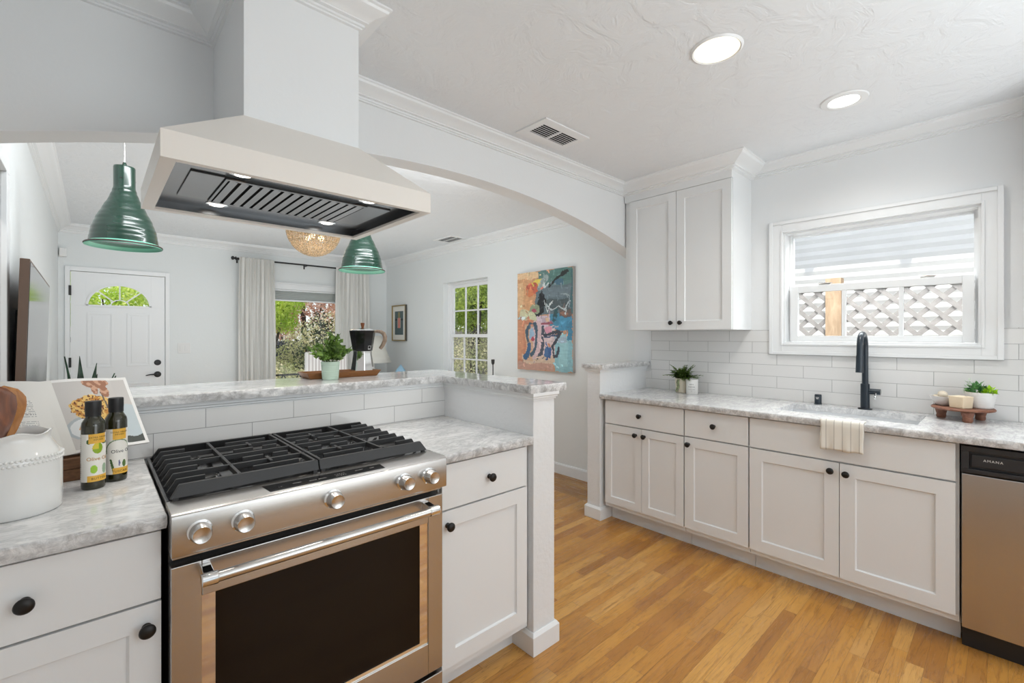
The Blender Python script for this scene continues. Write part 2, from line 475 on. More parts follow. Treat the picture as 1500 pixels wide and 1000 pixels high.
def T(name, label, cat, loc=(0, 0, 0), group=None):
    o = bpy.data.objects.new(name, None); C.objects.link(o); o.location = loc
    o.empty_display_size = .05
    return tag(o, label, cat, group)
def S(name, bm, m, **k):
    o = O(name, bm, m, **k)
    if o.parent is None: o['kind'] = 'structure'
    return o
def copy_tree(o, parent=None):
    c = o.copy(); C.objects.link(c); c.parent = parent
    for ch in list(o.children): copy_tree(ch, c)
    return c
def text_mesh(txt, size, Mx, depth=.0004, bm=None, mi=0, spacing=1.0):
    cu = bpy.data.curves.new('t', 'FONT'); cu.body = txt; cu.size = size; cu.extrude = depth
    cu.align_x = 'CENTER'; cu.align_y = 'CENTER'; cu.space_character = spacing; cu.resolution_u = 3
    ob = bpy.data.objects.new('t', cu); C.objects.link(ob)
    bpy.context.view_layer.update()
    me = bpy.data.meshes.new_from_object(ob.evaluated_get(bpy.context.evaluated_depsgraph_get()))
    b2 = bm or bmesh.new(); n0 = len(b2.verts); f0 = len(b2.faces)
    b2.from_mesh(me); b2.verts.ensure_lookup_table(); b2.faces.ensure_lookup_table()
    vs = b2.verts[n0:]
    if callable(Mx):
        for v in vs: v.co = Mx(v.co)
    else:
        for v in vs: v.co = Mx @ v.co
    for f in b2.faces[f0:]: f.material_index = mi
    bpy.data.objects.remove(ob); bpy.data.curves.remove(cu); bpy.data.meshes.remove(me)
    return b2
def pgrid(bm, fpos, nu, nv, fcol, mi=0):
    lay = bm.loops.layers.float_color.get('Col') or bm.loops.layers.float_color.new('Col')
    vs = [[bm.verts.new(fpos(i/nu, j/nv)) for i in range(nu+1)] for j in range(nv+1)]
    for j in range(nv):
        for i in range(nu):
            f = bm.faces.new((vs[j][i], vs[j][i+1], vs[j+1][i+1], vs[j+1][i])); f.material_index = mi
            c = fcol((i+.5)/nu, (j+.5)/nv)
            for lp in f.loops: lp[lay] = (*c, 1)
def leaf(bm, p, d, up, L, Wd, mi=0, fold=.25):
    d = Vector(d).normalized(); side = d.cross(Vector(up))
    if side.length < 1e-3: side = d.cross(Vector((1, 0, .3)))
    side.normalize(); n = side.cross(d)
    p = Vector(p)
    a = bm.verts.new(p); m1 = bm.verts.new(p + d*L*.45 + side*Wd*.5 + n*Wd*fold); m2 = bm.verts.new(p + d*L*.45 - side*Wd*.5 + n*Wd*fold)
    c = bm.verts.new(p + d*L*.5); t = bm.verts.new(p + d*L - n*L*.08)
    for f in ((a, m1, c), (m1, t, c), (a, c, m2), (m2, c, t)): bm.faces.new(f).material_index = mi
def rv(z0=-1, z1=1):
    a = random.uniform(0, 2*PI); z = random.uniform(z0, z1); r = math.sqrt(max(0, 1-z*z))
    return Vector((r*math.cos(a), r*math.sin(a), z))

# ------------------------------------------------------------------ the room
CZ = 2.475; XR = 3.33; XL = -.27; XK = -.36; YW = 2.0; YB = 2.115; YF = 6.5; YK = -2.2
fl = S('floor', B((XK-.1, XR+.12, YK-.1, YB, -.06, 0)), M['planks'], smooth=0)
fl2 = S('floor_living', B((XL-.2, 2.93, YB, YF+.1, -.06, 0)), M['planks'], smooth=0)
S('floor_border', B((2.93, XR+.12, YB, YF+.1, -.06, 0)), M['planks_y'], smooth=0)
S('ceiling', B((XK-.2, XR+.12, YK-.1, YF+.12, CZ, CZ+.15)), M['ceiling'], smooth=0)
S('wall_left', B((XL-.1, XL, YB-.005, 2.4-.02, 0, CZ), (XL-.1, XL, 2.66, YF, 0, CZ), (XL-.1, XL, 2.38, 2.66, 1.98, CZ)), M['wall_living'], smooth=0)
S('wall_kitchen_left', B((XK-.1, XK, YK, YB-.005, 0, CZ)), M['wall'], smooth=0)
S('wall_hallway', B((XL-.9, XL-.8, 1.9, 3.2, 0, CZ), (XL-.8, XL-.1, 1.9, 2.0, 0, CZ), (XL-.8, XL-.1, 3.1, 3.2, 0, CZ), (XL-.9, XL-.2, 1.9, 3.2, -.06, 0)), M['wall_living'], smooth=0)

def holed(bm, axis, d0, d1, a0, a1, z0, z1, holes):
    hs = sorted(holes); cur = a0
    for h0, h1, b0, b1 in hs:
        abox(bm, axis, cur, h0, d0, d1, z0, z1)
        if b0 > z0: abox(bm, axis, h0, h1, d0, d1, z0, b0)
        if b1 < z1: abox(bm, axis, h0, h1, d0, d1, b1, z1)
        cur = h1
    abox(bm, axis, cur, a1, d0, d1, z0, z1)
KW = (.092, .997, 1.285, 2.007)      # kitchen window opening (y0,y1,z0,z1)
SW = (4.047, 4.951, .70, 2.012)      # side window
FW = (1.62, 2.60, .55, 1.95)         # front window
FD = (-.183, .597, 0, 2.003)         # front door
bm = bmesh.new(); holed(bm, 'Y', XR, XR+.14, YK, YB, 0, CZ, [KW])
S('wall_right', bm, M['wall'], smooth=0)
bm = bmesh.new(); holed(bm, 'Y', XR, XR+.14, YB, YF+.12, 0, CZ, [SW])
S('wall_living_right', bm, M['wall_living'], smooth=0)
bm = bmesh.new(); holed(bm, 'X', YF, YF+.12, XL-.1, XR, 0, CZ, [FD, FW])
S('wall_front', bm, M['wall_living'], smooth=0)
bm = bmesh.new(); holed(bm, 'X', YK-.12, YK, XK, XR, 0, CZ, [(.4, 2.6, .06, 2.1)])
S('wall_back', bm, M['wall'], smooth=0)
# arch wall
def archz(x): return 2.212 - .091*(x-1.545)**2 + .0015*math.cos(x*2)
poly = [(XK, 0), (XL, 0), (XL, archz(XL))] + [(XL + (XR-XL)*i/48, archz(XL + (XR-XL)*i/48)) for i in range(1, 48)] + [(XR, archz(XR)), (XR, CZ), (XK, CZ)]
bm = bmesh.new(); prism(bm, poly, YW, YB)
S('wall_arch', bm, M['wall'], smooth=30)
# chimney chase
CX0, CX1, CY0 = .328, .684, 1.54
S('wall_chimney', B((CX0, CX1, CY0, YW, 1.99, CZ)), M['wall'], smooth=0, bev=.002)
# half walls
S('wall_peninsula', B((XL, 1.486, YW+.008, YB, 0, 1.094), (1.356, 1.486, 1.345, YW+.008, 0, 1.094)), M['plaster'], smooth=0, bev=.003)
S('wall_stub', B((2.70, XR, YW, YB, 0, 1.094)), M['plaster'], smooth=0, bev=.003)

crown = [(0, CZ), (.085, CZ), (.085, CZ-.007), (.078, CZ-.010), (.074, CZ-.018), (.060, CZ-.026), (.042, CZ-.033), (.030, CZ-.043), (.026, CZ-.046), (.026, CZ-.051), (.015, CZ-.054), (.015, CZ-.062), (.009, CZ-.064), (.009, CZ-.070), (0, CZ-.072)]
bm = bmesh.new(); sweep(bm, [(XK, YW), (CX0, YW), (CX0, CY0), (CX1, CY0), (CX1, YW), (3.02, YW)], crown)
S('trim_1', bm, M['trim'], smooth=25)
bm = bmesh.new(); sweep(bm, [(XR, 1.19), (XR, -.12)], crown); S('trim_2', bm, M['trim'], smooth=25)
bm = bmesh.new(); sweep(bm, [(XL, YB), (XL, YF), (XR, YF), (XR, YB)], [(o*1.15, CZ-(CZ-z)*1.25) for o, z in crown]); S('trim_3', bm, M['trim'], smooth=25)
basep = [(0, 0), (.014, 0), (.014, .085), (.009, .098), (0, .10)]
bm = bmesh.new(); sweep(bm, [(XL, 2.68), (XL, YF), (-.28, YF)], basep) if False else sweep(bm, [(XL, 2.75), (XL, YF)], basep); S('baseboard_left', bm, M['trim'], smooth=0)
bm = bmesh.new(); sweep(bm, [(XR, YF), (XR, YB)], basep); S('baseboard_right', bm, M['trim'], smooth=0)
bm = bmesh.new(); sweep(bm, [(.68, YF), (XR, YF)], basep); S('baseboard_front', bm, M['trim'], smooth=0)
bp2 = [(0, 0), (.016, 0), (.016, .078), (.006, .092), (0, .092)]
bm = bmesh.new(); sweep(bm, [(1.356, 1.462), (1.356, 1.345), (1.486, 1.345), (1.486, YB), (XL, YB)], bp2)
S('baseboard_peninsula', bm, M['trim'], smooth=0, bev=.002)
bm = bmesh.new(); sweep(bm, [(XR, YB), (2.70, YB), (2.70, YW), (2.83, YW)], bp2)
S('baseboard_stub', bm, M['trim'], smooth=0, bev=.002)
capp = [(0, 1.062), (.005, 1.062), (.005, 1.068), (.010, 1.071), (.010, 1.077), (.015, 1.081), (.015, 1.094), (0, 1.094)]
bm = bmesh.new(); sweep(bm, [(XL, YW+.008), (1.356, YW+.008), (1.356, 1.345), (1.486, 1.345), (1.486, YB), (XL, YB)], capp)
S('trim_4', bm, M['trim'], smooth=0)
bm = bmesh.new(); sweep(bm, [(XR, YB), (2.70, YB), (2.70, YW), (XR-.01, YW)], [(o, z) for o, z in capp])
S('trim_5', bm, M['trim'], smooth=0)

# backsplashes
bm = B((XR-.01, XR, YW-.045, 1.0755, .914, 1.375)); box(bm, XR-.01, XR, .0145, 1.0755, .914, 1.21); box(bm, XR-.01, XR, -1.2, .0145, .914, 1.375)
box(bm, XR-.01, XR, YW-.045, YW, .914, 1.05)
S('trim_6', bm, M['tile_sink'], smooth=0)
S('trim_7', B((XL, 1.356, YW, YW+.008, .914, 1.066)), M['tile_bar'], smooth=0)

# marble slabs
def slab(name, outer, z0, z1, holes=(), label=None, cat='countertop'):
    bm = bmesh.new()
    def dense(poly, step=.012):
        out = []
        n = len(poly)
        for i in range(n):
            a = Vector(poly[i]); b = Vector(poly[(i+1) % n]); k = max(1, int((b-a).length/step))
            for j in range(k): out.append(a.lerp(b, j/k))
        return out
    def loops(poly, jit, sgn=1):
        pts = dense(poly) if jit else [Vector(p) for p in poly]
        n = len(pts); cx = sum(p.x for p in pts)/n
        rings = []
        area = sum(pts[i].x*pts[(i+1) % n].y-pts[(i+1) % n].x*pts[i].y for i in range(n))
        for zz, base in ((z0, -.002), (z0+.009, 0), (z0+.019, .0), (z1-.004, 0), (z1, -.003)):
            ring = []
            for i, p in enumerate(pts):
                t = (pts[(i+1) % n]-pts[i-1]).normalized(); nn = Vector((t.y, -t.x)) if area > 0 else Vector((-t.y, t.x))
                o = base*(1 if jit else 0)
                if jit and zz < z1-.005: o += .003*noise.noise(Vector((p.x*28, p.y*28, zz*60)))
                ring.append(bm.verts.new((p.x+nn.x*o, p.y+nn.y*o, zz)))
            rings.append(ring)
        for a, b in zip(rings, rings[1:]):
            for i in range(n):
                f = bm.faces.new((a[i], a[(i+1) % n], b[(i+1) % n], b[i])); f.material_index = 1 if jit else 0
        return rings[0], rings[-1]
    lo, hi = loops(outer, True)
    los, his = [lo], [hi]
    for h in holes:
        a, b = loops(h, False); los.append(a); his.append(b)
    for grp in (los, his):
        es = []
        for r in grp:
            for i in range(len(r)):
                e = bm.edges.get((r[i], r[(i+1) % len(r)])) or bm.edges.new((r[i], r[(i+1) % len(r)]))
                es.append(e)
        bmesh.ops.triangle_fill(bm, use_beauty=True, edges=es)
    o = O(name, bm, [M['marble'], M['marble_edge']], smooth=40)
    return tag(o, label, cat)
slab('countertop', [(XK, 1.343), (.127, 1.343), (.127, 2.0), (XK, 2.0)], .881, .914, label='grey veined marble countertop left of the range under the white jar')
slab('countertop', [(.908, 1.343), (1.356, 1.343), (1.356, 2.0), (.908, 2.0)], .881, .914, label='bare marble countertop between the range and the end post')
slab('countertop', [(2.692, -1.2), (2.692, 2.0), (3.32, 2.0), (3.32, -1.2)], .881, .914, holes=[[(2.865, .29), (3.222, .29), (3.222, .905), (2.865, .905)]], label='long marble countertop under the window with the sink cut in')
slab('bar_top', [(XL, 1.975), (1.325, 1.975), (1.325, 1.33), (1.548, 1.33), (1.548, 2.38), (XL, 2.38)], 1.094, 1.128, label='raised L-shaped marble bar top holding the plant and tray', cat='bar top')
slab('ledge_top', [(2.675, 1.962), (3.32, 1.962), (3.32, 2.15), (2.675, 2.15)], 1.094, 1.128, label='short marble cap on the half wall left of the sink counter', cat='marble cap')

# ------------------------------------------------------------------ cabinets
KN = [(0, 0), (.0095, 0), (.0095, .002), (.006, .005), (.006, .013), (.012, .017), (.0158, .021), (.0162, .025), (.0135, .029), (.006, .0312), (0, .0315)]
def knob(parent, axis, a, z, d, sc=1.0):
    p, dr = ((a, d, z), (0, -1, 0)) if axis == 'X' else ((d, a, z), (-1, 0, 0))
    bm = bmesh.new(); lathe(bm, [(r*sc, h*sc) for r, h in KN], dirm(p, dr), 24)
    return O('knob', bm, M['knobm'], parent, smooth=40)
def shaker(parent, axis, a0, a1, z0, z1, d, st=.058, name='door'):
    bm = bmesh.new(); t = .02
    abox(bm, axis, a0, a0+st, d, d+t, z0, z1); abox(bm, axis, a1-st, a1, d, d+t, z0, z1)
    abox(bm, axis, a0+st, a1-st, d, d+t, z0, z0+st); abox(bm, axis, a0+st, a1-st, d, d+t, z1-st, z1)
    abox(bm, axis, a0+st, a1-st, d+.009, d+t, z0+st, z1-st)
    # sloping inner ledge
    q = .005
    def P(a, dd, z): return (a, dd, z) if axis == 'X' else (dd, a, z)
    A = [(a0+st, z0+st), (a1-st, z0+st), (a1-st, z1-st), (a0+st, z1-st)]
    Bq = [(a0+st+q, z0+st+q), (a1-st-q, z0+st+q), (a1-st-q, z1-st-q), (a0+st+q, z1-st-q)]
    va = [bm.verts.new(P(a, d+.003, z)) for a, z in A]; vb = [bm.verts.new(P(a, d+.0088, z)) for a, z in Bq]
    for i in range(4): bm.faces.new((va[i], va[(i+1) % 4], vb[(i+1) % 4], vb[i]))
    return O(name, bm, M['cab'], parent, smooth=0)
def slabfront(parent, axis, a0, a1, z0, z1, d, name='drawer'):
    bm = bmesh.new(); abox(bm, axis, a0, a1, d, d+.02, z0, z1)
    return O(name, bm, M['cab'], parent, bev=.0015, smooth=0)
def carcass(parent, axis, a0, a1, d, dback, toe=None):
    bm = bmesh.new(); abox(bm, axis, a0, a1, d+.021, dback, .105, .881)
    toe = (d+.10) if toe is None else toe
    O('body', bm, M['cab'], parent, smooth=0)
    bm = bmesh.new(); abox(bm, axis, a0, a1, toe, dback, 0, .105)
    O('toe_kick', bm, M['cab'], parent, smooth=0)
# left of the range
DF = 1.358
t = T('base_cabinet', 'white base cabinet left of the range, drawer over door, partly cut off', 'cabinet', (-.1, DF, 0))
carcass(t, 'X', XK+.004, .118, DF, YW-.002)
dw = slabfront(t, 'X', -.325, .117, .713, .873, DF); knob(dw, 'X', -.104, .792, DF)
dr = shaker(t, 'X', -.325, .117, .142, .708, DF); knob(dr, 'X', .09, .656, DF)
# right of the range
t = T('base_cabinet', 'white base cabinet between the range and the end post, one drawer, one door', 'cabinet', (1.12, DF, 0))
carcass(t, 'X', .905, 1.352, DF, YW)
dw = slabfront(t, 'X', .909, 1.329, .712, .873, DF); knob(dw, 'X', 1.126, .792, DF)
dr = shaker(t, 'X', .909, 1.331, .142, .706, DF); knob(dr, 'X', .932, .656, DF)
# sink run
DX = 2.72
t = T('base_cabinet', 'white base cabinet beside the half wall, one drawer over two narrow doors', 'cabinet', (DX, 1.67, 0))
carcass(t, 'Y', 1.372, 1.98, DX, 3.32, 2.82)
dw = slabfront(t, 'Y', 1.376, 1.969, .709, .873, DX); knob(dw, 'Y', 1.685, .790, DX)
dr = shaker(t, 'Y', 1.6735, 1.969, .138, .702, DX, .05); knob(dr, 'Y', 1.716, .657, DX)
dr = shaker(t, 'Y', 1.376, 1.6705, .138, .702, DX, .05); knob(dr, 'Y', 1.650, .657, DX)
t = T('base_cabinet', 'narrow white base cabinet left of the sink cabinet, one drawer, one door', 'cabinet', (DX, 1.18, 0))
carcass(t, 'Y', .989, 1.370, DX, 3.32, 2.82)
dw = slabfront(t, 'Y', .994, 1.368, .711, .873, DX); knob(dw, 'Y', 1.185, .795, DX)
dr = shaker(t, 'Y', .994, 1.368, .138, .704, DX); knob(dr, 'Y', 1.342, .661, DX)
t = T('sink_cabinet', 'wide white sink cabinet with two doors below the hanging towel', 'cabinet', (DX, .57, 0))
bm = bmesh.new()
box(bm, DX+.021, 2.85, .142, .987, .105, .881); box(bm, 3.24, 3.32, .142, .987, .105, .881); box(bm, 2.85, 3.24, .142, .27, .105, .881); box(bm, 2.85, 3.24, .925, .987, .105, .881); box(bm, 2.85, 3.24, .27, .925, .105, .60)
O('body', bm, M['cab'], t, smooth=0)
O('toe_kick', B((2.82, 3.32, .142, .987, 0, .105)), M['cab'], t, smooth=0)
slabfront(t, 'Y', .153, .985, .711, .873, DX, 'false_front')
dr = shaker(t, 'Y', .5675, .985, .136, .703, DX, .062); knob(dr, 'Y', .601, .661, DX)
dr = shaker(t, 'Y', .153, .5645, .136, .703, DX, .062); knob(dr, 'Y', .537, .657, DX)
# sink
bm = bmesh.new()
x0, x1, y0, y1, zt, zb = 2.858, 3.229, .283, .912, .881, .70
w = .006
box(bm, x0-.0, x1, y0, y1, zb-.006, zb); box(bm, x0-w, x0, y0-w, y1+w, zb-.006, zt); box(bm, x1, x1+w, y0-w, y1+w, zb-.006, zt)
box(bm, x0, x1, y0-w, y0, zb-.006, zt); box(bm, x0, x1, y1, y1+w, zb-.006, zt)
sk = T('sink', 'undermount sink, its bowl whitened as glare, sunk into the long marble counter', 'sink', (3.04, .6, .70))
O('basin', bm, M['basin'], sk, smooth=0)
O('drain', LT([(0, .7005), (.045, .7005), (.045, .703), (.03, .701), (0, .701)], (3.04, .6, 0)), M['chrome'], sk)
# dishwasher
t = T('dishwasher', 'stainless dishwasher with black control strip at the right edge', 'dishwasher', (DX, -.16, 0))
O('body', B((DX+.03, 3.3, -.46, .138, .10, .872)), M['charcoal'], t, smooth=0)
O('door_panel', B((DX-.004, DX+.03, -.457, .134, .10, .752)), M['steel_dw'], t, bev=.003, smooth=0, label='brushed steel door panel')
bm = bmesh.new()
box(bm, DX-.004, DX+.03, -.457, .136, .756, .775); box(bm, DX-.006, DX+.03, -.457, .136, .848, .870)
box(bm, DX-.006, DX+.03, .112, .136, .775, .848); box(bm, DX+.012, DX+.03, -.457, .112, .775, .848)
cp = O('control_panel', bm, M['charcoal'], t, bev=.002, smooth=0, label='black control strip with a recessed handle')
O('handle', B((DX+.002, DX+.010, -.44, .106, .785, .836)), M['charcoal'], cp, bev=.003, smooth=0)
R_ = Matrix(((0, 0, -1, DX+.0015), (-1, 0, 0, .042), (0, 1, 0, .8155), (0, 0, 0, 1)))
O('logo', text_mesh('AMANA', .014, R_, .0003, spacing=1.25), M['plug'], cp, smooth=0, label='white lettering')
O('kick_plate', B((DX+.05, DX+.08, -.457, .136, 0, .098)), M['black'], t, smooth=0)
t = T('base_cabinet', 'white base cabinet beyond the dishwasher', 'cabinet', (DX, -.83, 0))
carcass(t, 'Y', -1.2, -.463, DX, 3.32, 2.82); shaker(t, 'Y', -1.19, -.466, .138, .873, DX)

# upper cabinet
UX = 3.0
t = T('wall_cabinet', 'tall white two-door wall cabinet left of the kitchen window', 'cabinet', (3.16, 1.57, 1.375))
O('body', B((UX+.021, XR, 1.194, 1.992, 1.375, 2.40)), M['cab'], t, smooth=0, bev=.001)
O('frieze', B((UX, UX+.021, 1.194, 1.992, 2.349, 2.40)), M['cab'], t, smooth=0)
d1 = shaker(t, 'Y', 1.5725, 1.946, 1.378, 2.346, UX); knob(d1, 'Y', 1.605, 1.425, UX, .95)
d2 = shaker(t, 'Y', 1.197, 1.5695, 1.378, 2.346, UX); knob(d2, 'Y', 1.537, 1.425, UX, .95)
bm = bmesh.new()
cr2 = [(0, CZ), (.125, CZ), (.125, CZ-.008), (.117, CZ-.012), (.108, CZ-.026), (.085, CZ-.040), (.060, CZ-.050), (.040, CZ-.064), (.034, CZ-.070), (.034, CZ-.078), (.020, CZ-.082), (.020, CZ-.092), (.008, CZ-.098), (0, CZ-.10)]
cr2 = [(o*.93, CZ-(CZ-z)*.76) for o, z in cr2]
sweep(bm, [(UX, 2.0), (UX, 1.194), (XR, 1.194)], cr2)
O('cornice', bm, M['trim'], t, smooth=25)
t = T('wall_cabinet', 'white wall cabinet at the right edge, only its crown in view', 'cabinet', (3.16, -.5, 1.375))
O('body', B((UX, XR, -.9, -.12, 1.375, 2.40)), M['cab'], t, smooth=0)
bm = bmesh.new(); sweep(bm, [(XR, -.12), (UX+.02, -.12), (UX+.02, -.9)], cr2 if False else [(o, z) for o, z in cr2])
bm.free(); bm = bmesh.new(); sweep(bm, [(UX+.02, -.9), (UX+.02, -.12), (XR, -.12)][::-1], [(-o, z) for o, z in cr2])
O('cornice', bm, M['trim'], t, smooth=25)

# ------------------------------------------------------------------ range
RX0, RX1 = .131, .886
t = T('range', 'stainless slide-in gas range with black grates in the peninsula', 'range', (.508, 1.66, 0))
O('body', B((RX0, RX1, 1.362, 1.985, .05, .884)), M['black'], t, smooth=0)
bm = bmesh.new(); prism(bm, [(1.302, .820), (1.300, .826), (1.300, .908), (1.303, .917), (1.312, .921), (1.416, .921), (1.416, .884), (1.362, .884), (1.362, .820)], RX0-.001, RX1+.003, 'YZ')
box(bm, RX0+.002, RX1-.012, 1.312, 1.362, .812, .820)
cp = O('control_panel', bm, M['steel'], t, bev=.0015, smooth=30)
bm = bmesh.new()
prism(bm, [(.339, 1.382), (.344, 1.322), (.672, 1.322), (.677, 1.368)], .9212, .9222, 'XY')
dp = O('display', bm, M['blackgloss'], cp, smooth=0, label='glossy black touch display')
dpm = mat('display_print', (.35, .34, .32), .5)
for w_, x_, y_ in (('- +', .375, 1.345), ('TIMER', .42, 1.350), ('BAKE  BROIL', .475, 1.343), ('1 2 3 4 5', .54, 1.351), ('6 7 8 9 0', .54, 1.337), ('START', .60, 1.350), ('OFF', .64, 1.346)):
    O('marking', text_mesh(w_, .0085, Matrix.Translation((x_, y_, .9223)), .0001), dpm, dp, smooth=0)
for k, kx in enumerate((.185, .275, .501, .726, .817)):
    bm = bmesh.new(); lathe(bm, [(0, 0), (.026, 0), (.026, .004), (.022, .006), (.022, .010), (.0215, .012)], dirm((kx, 1.300, .872), (0, -1, 0)), 32)
    kb = O('knob', bm, M['chrome'], cp, smooth=40)
    bm = bmesh.new(); lathe(bm, [(.0165, .010), (.0165, .014)], dirm((kx, 1.300, .872), (0, -1, 0)), 32)
    O('collar', bm, M['black'], kb)
    bm = bmesh.new(); lathe(bm, [(0, .013), (.0235, .013), (.0235, .017), (.0215, .022), (.0205, .034), (.0185, .0375), (.0180, .0372), (0, .0365)], dirm((kx, 1.300, .872), (0, -1, 0)), 40)
    O('dial', bm, M['satin'], kb, smooth=30)
# cooktop
bm = B((RX0+.002, RX1, 1.416, 1.985, .884, .914)); box(bm, RX0, RX1+.002, 1.960, 1.988, .884, .922); box(bm, RX0, RX0+.008, 1.416, 1.96, .884, .922)
ct = O('cooktop', bm, M['blackgloss'], t, bev=.002, smooth=0)
bcol = [M['iron'], M['satin']]
for bx, by, r in ((.225, 1.56, .042), (.225, 1.82, .034), (.51, 1.69, .05), (.795, 1.56, .046), (.795, 1.82, .034)):
    bm = bmesh.new(); lathe(bm, [(r*1.15, .914), (r*1.1, .922), (r*.9, .924), (r*.9, .928)], Matrix.Translation((bx, by, 0)), 32, 1)
    for q in range(20):
        a = q*PI/10; box(bm, bx+r*math.cos(a)-.002, bx+r*math.cos(a)+.002, by+r*math.sin(a)-.002, by+r*math.sin(a)+.002, .922, .931, 1)
    lathe(bm, [(0, .931), (r*.86, .931), (r*.9, .934), (r*.8, .938), (0, .939)], Matrix.Translation((bx, by, 0)), 32, 0)
    O('burner', bm, bcol, ct, smooth=35)
def grate(x0, x1, left):
    bm = bmesh.new(); zt = .956; zb = .930; y0, y1 = 1.425, 1.935; w = .0085
    xo = x0 if left else x1; xi = x1 if left else x0; sg = 1 if left else -1
    # bars along X with slanted outer end
    def barx(y, a, b, hh=.016, slant=False, ww=w):
        lo, hi = min(a, b), max(a, b)
        if slant:
            if left: poly = [(lo, zb-.006), (lo+.020, zt), (hi, zt), (hi, zt-hh), (lo+.026, zt-hh), (lo+.008, zb-.006)]
            else: poly = [(hi, zb-.006), (hi-.020, zt), (lo, zt), (lo, zt-hh), (hi-.026, zt-hh), (hi-.008, zb-.006)]
            prism(bm, poly, y-ww/2, y+ww/2, 'XZ')
        else: box(bm, lo, hi, y-ww/2, y+ww/2, zt-hh, zt)
    ys = [y0 + (y1-y0)*k/8 for k in range(9)]
    for k, y in enumerate(ys):
        if k in (0, 8):
            # front and rear rails, deep, leaning outwards
            f = -1 if k == 0 else 1
            A = []
            for xx, zz in ((xo, zb-.005), (xo+sg*.020, zt), (xi, zt), (xi, zb-.002)):
                A.append((xx, y + (f*.010 if zz < zt else 0), zz))
            va = [bm.verts.new(p) for p in A]; vb = [bm.verts.new((p[0], p[1]-f*.011, p[2])) for p in A]
            bm.faces.new(va); bm.faces.new(vb[::-1])
            for i in range(4): bm.faces.new((va[i], vb[i], vb[(i+1) % 4], va[(i+1) % 4]))
        elif k % 2 == 0:
            barx(y, xo, xi, slant=True)
        else:
            xm = .296 if left else .72
            barx(y, xo, xo + sg*.085, slant=True)
            L = abs(xi-xm)
            a = xm + sg*.045; b = xi - sg*.035
            if k in (3, 5): b = xm + sg*(L*.5); barx(y, xi - sg*.03, xi - sg*.075)
            barx(y, a, b)
    xm = .296 if left else .72
    for xx in (xm, xi - sg*.006):
        box(bm, xx-w/2, xx+w/2, y0, y1, zt-.016, zt)
    box(bm, xm + sg*.03 - .004, xm + sg*.034, ys[3]-.05, ys[5]+.05, zt-.016, zt-.001) if False else None
    for yy in (ys[2], ys[6]):
        xx = (xm+xi)/2; box(bm, xx-w/2, xx+w/2, yy-.03, yy+.03, zt-.016, zt)
    for xx in (xo+sg*.012, xi-sg*.01):
        for yy in (y0-.002, y1+.002): box(bm, xx-.006, xx+.006, yy-.006, yy+.006, .914, zb+.002)
    o = O('grate', bm, M['iron'], ct, bev=.0012, smooth=0)
grate(.139, .503, True); grate(.507, .882, False)
# oven door
bm = bmesh.new(); d0, d1 = 1.318, 1.358
ox0, ox1, oz0, oz1 = RX0, RX1-.002, .197, .792
gx0, gx1, gz0, gz1 = .192, .828, .300, .706
box(bm, ox0, gx0, d0, d1, oz0, oz1); box(bm, gx1, ox1, d0, d1, oz0, oz1); box(bm, gx0, gx1, d0, d1, oz0, gz0); box(bm, gx0, gx1, d0, d1, gz1, oz1)
od = O('oven_door', bm, M['steel'], t, bev=.002, smooth=0)
O('glass', B((gx0+.029, gx1-.031, d0+.008, d1-.01, gz0+.012, gz1)), M['ovenglass'], od, smooth=0, label='dark oven glass')
bm = B((gx0, gx0+.0285, d0+.005, d1-.01, gz0, gz1), (gx1-.0305, gx1, d0+.005, d1-.01, gz0, gz1), (gx0+.0285, gx1-.0305, d0+.005, d1-.01, gz0, gz0+.0115))
O('bezel', bm, M['mirrorstrip'], od, smooth=0, label='mirror-polished strip beside the glass')
bm = bmesh.new(); hy = 1.262
cyl(bm, (.213, hy, .767), (.800, hy, .767), .0125, seg=24)
hd = O('handle', bm, M['satin'], od, smooth=40)
for xa, xb in ((.182, .216), (.797, .831)):
    bm = bmesh.new()
    cyl(bm, (xa, hy, .767), (xb, hy, .767), .0150, seg=24)
    xm = (xa+xb)/2
    prism(bm, [(hy-.008, .757), (hy-.008, .777), (d0, .783), (d0, .751)], xm-.011, xm+.011, 'YZ')
    O('bracket', bm, M['chrome'], hd, bev=.002, smooth=40)
O('drawer', B((ox0, ox1, d0, d1, .052, .182)), M['steel'], t, bev=.002, smooth=0)
for xx in (.17, .85):
    for yy in (1.42, 1.93): O('leg', LT([(.02, 0), (.02, .01), (.012, .012), (.012, .05)], (xx, yy, 0), 16), M['black'], t)

# ------------------------------------------------------------------ hood
HX0, HX1, HY0, HY1 = .117, .876, 1.38, 1.998
t = T('range_hood', 'cream pyramid range hood hanging over the gas range', 'range hood', (.5, 1.69, 1.768))
bm = bmesh.new()
def rect(x0, x1, y0, y1, z): return [bm.verts.new(p) for p in ((x0, y0, z), (x1, y0, z), (x1, y1, z), (x0, y1, z))]
r0 = rect(HX0, HX1, HY0, HY1, 1.768); r1 = rect(HX0, HX1, HY0, HY1, 1.836); r2 = rect(CX0, CX1, CY0, HY1, 1.992)
ri = rect(.150, .846, 1.402, 1.968, 1.768); rj = rect(.150, .846, 1.402, 1.968, 1.806)
for a, b in ((r0, r1), (r1, r2), (r0, ri), (ri, rj)):
    for i in range(4): bm.faces.new((a[i], a[(i+1) % 4], b[(i+1) % 4], b[i]))
bm.faces.new(r2)
bm.faces.new(rj)
O('canopy', bm, M['hood'], t, smooth=0)
bm = bmesh.new()
box(bm, .150, .846, 1.402, 1.968, 1.799, 1.805)
for (a, b, c, d) in ((.150, .154, 1.402, 1.968), (.842, .846, 1.402, 1.968), (.154, .842, 1.964, 1.968), (.154, .842, 1.402, 1.406)): box(bm, a, b, c, d, 1.776, 1.799)
ln = O('liner', bm, M['liner'], t, smooth=0, label='grey steel liner under the hood')
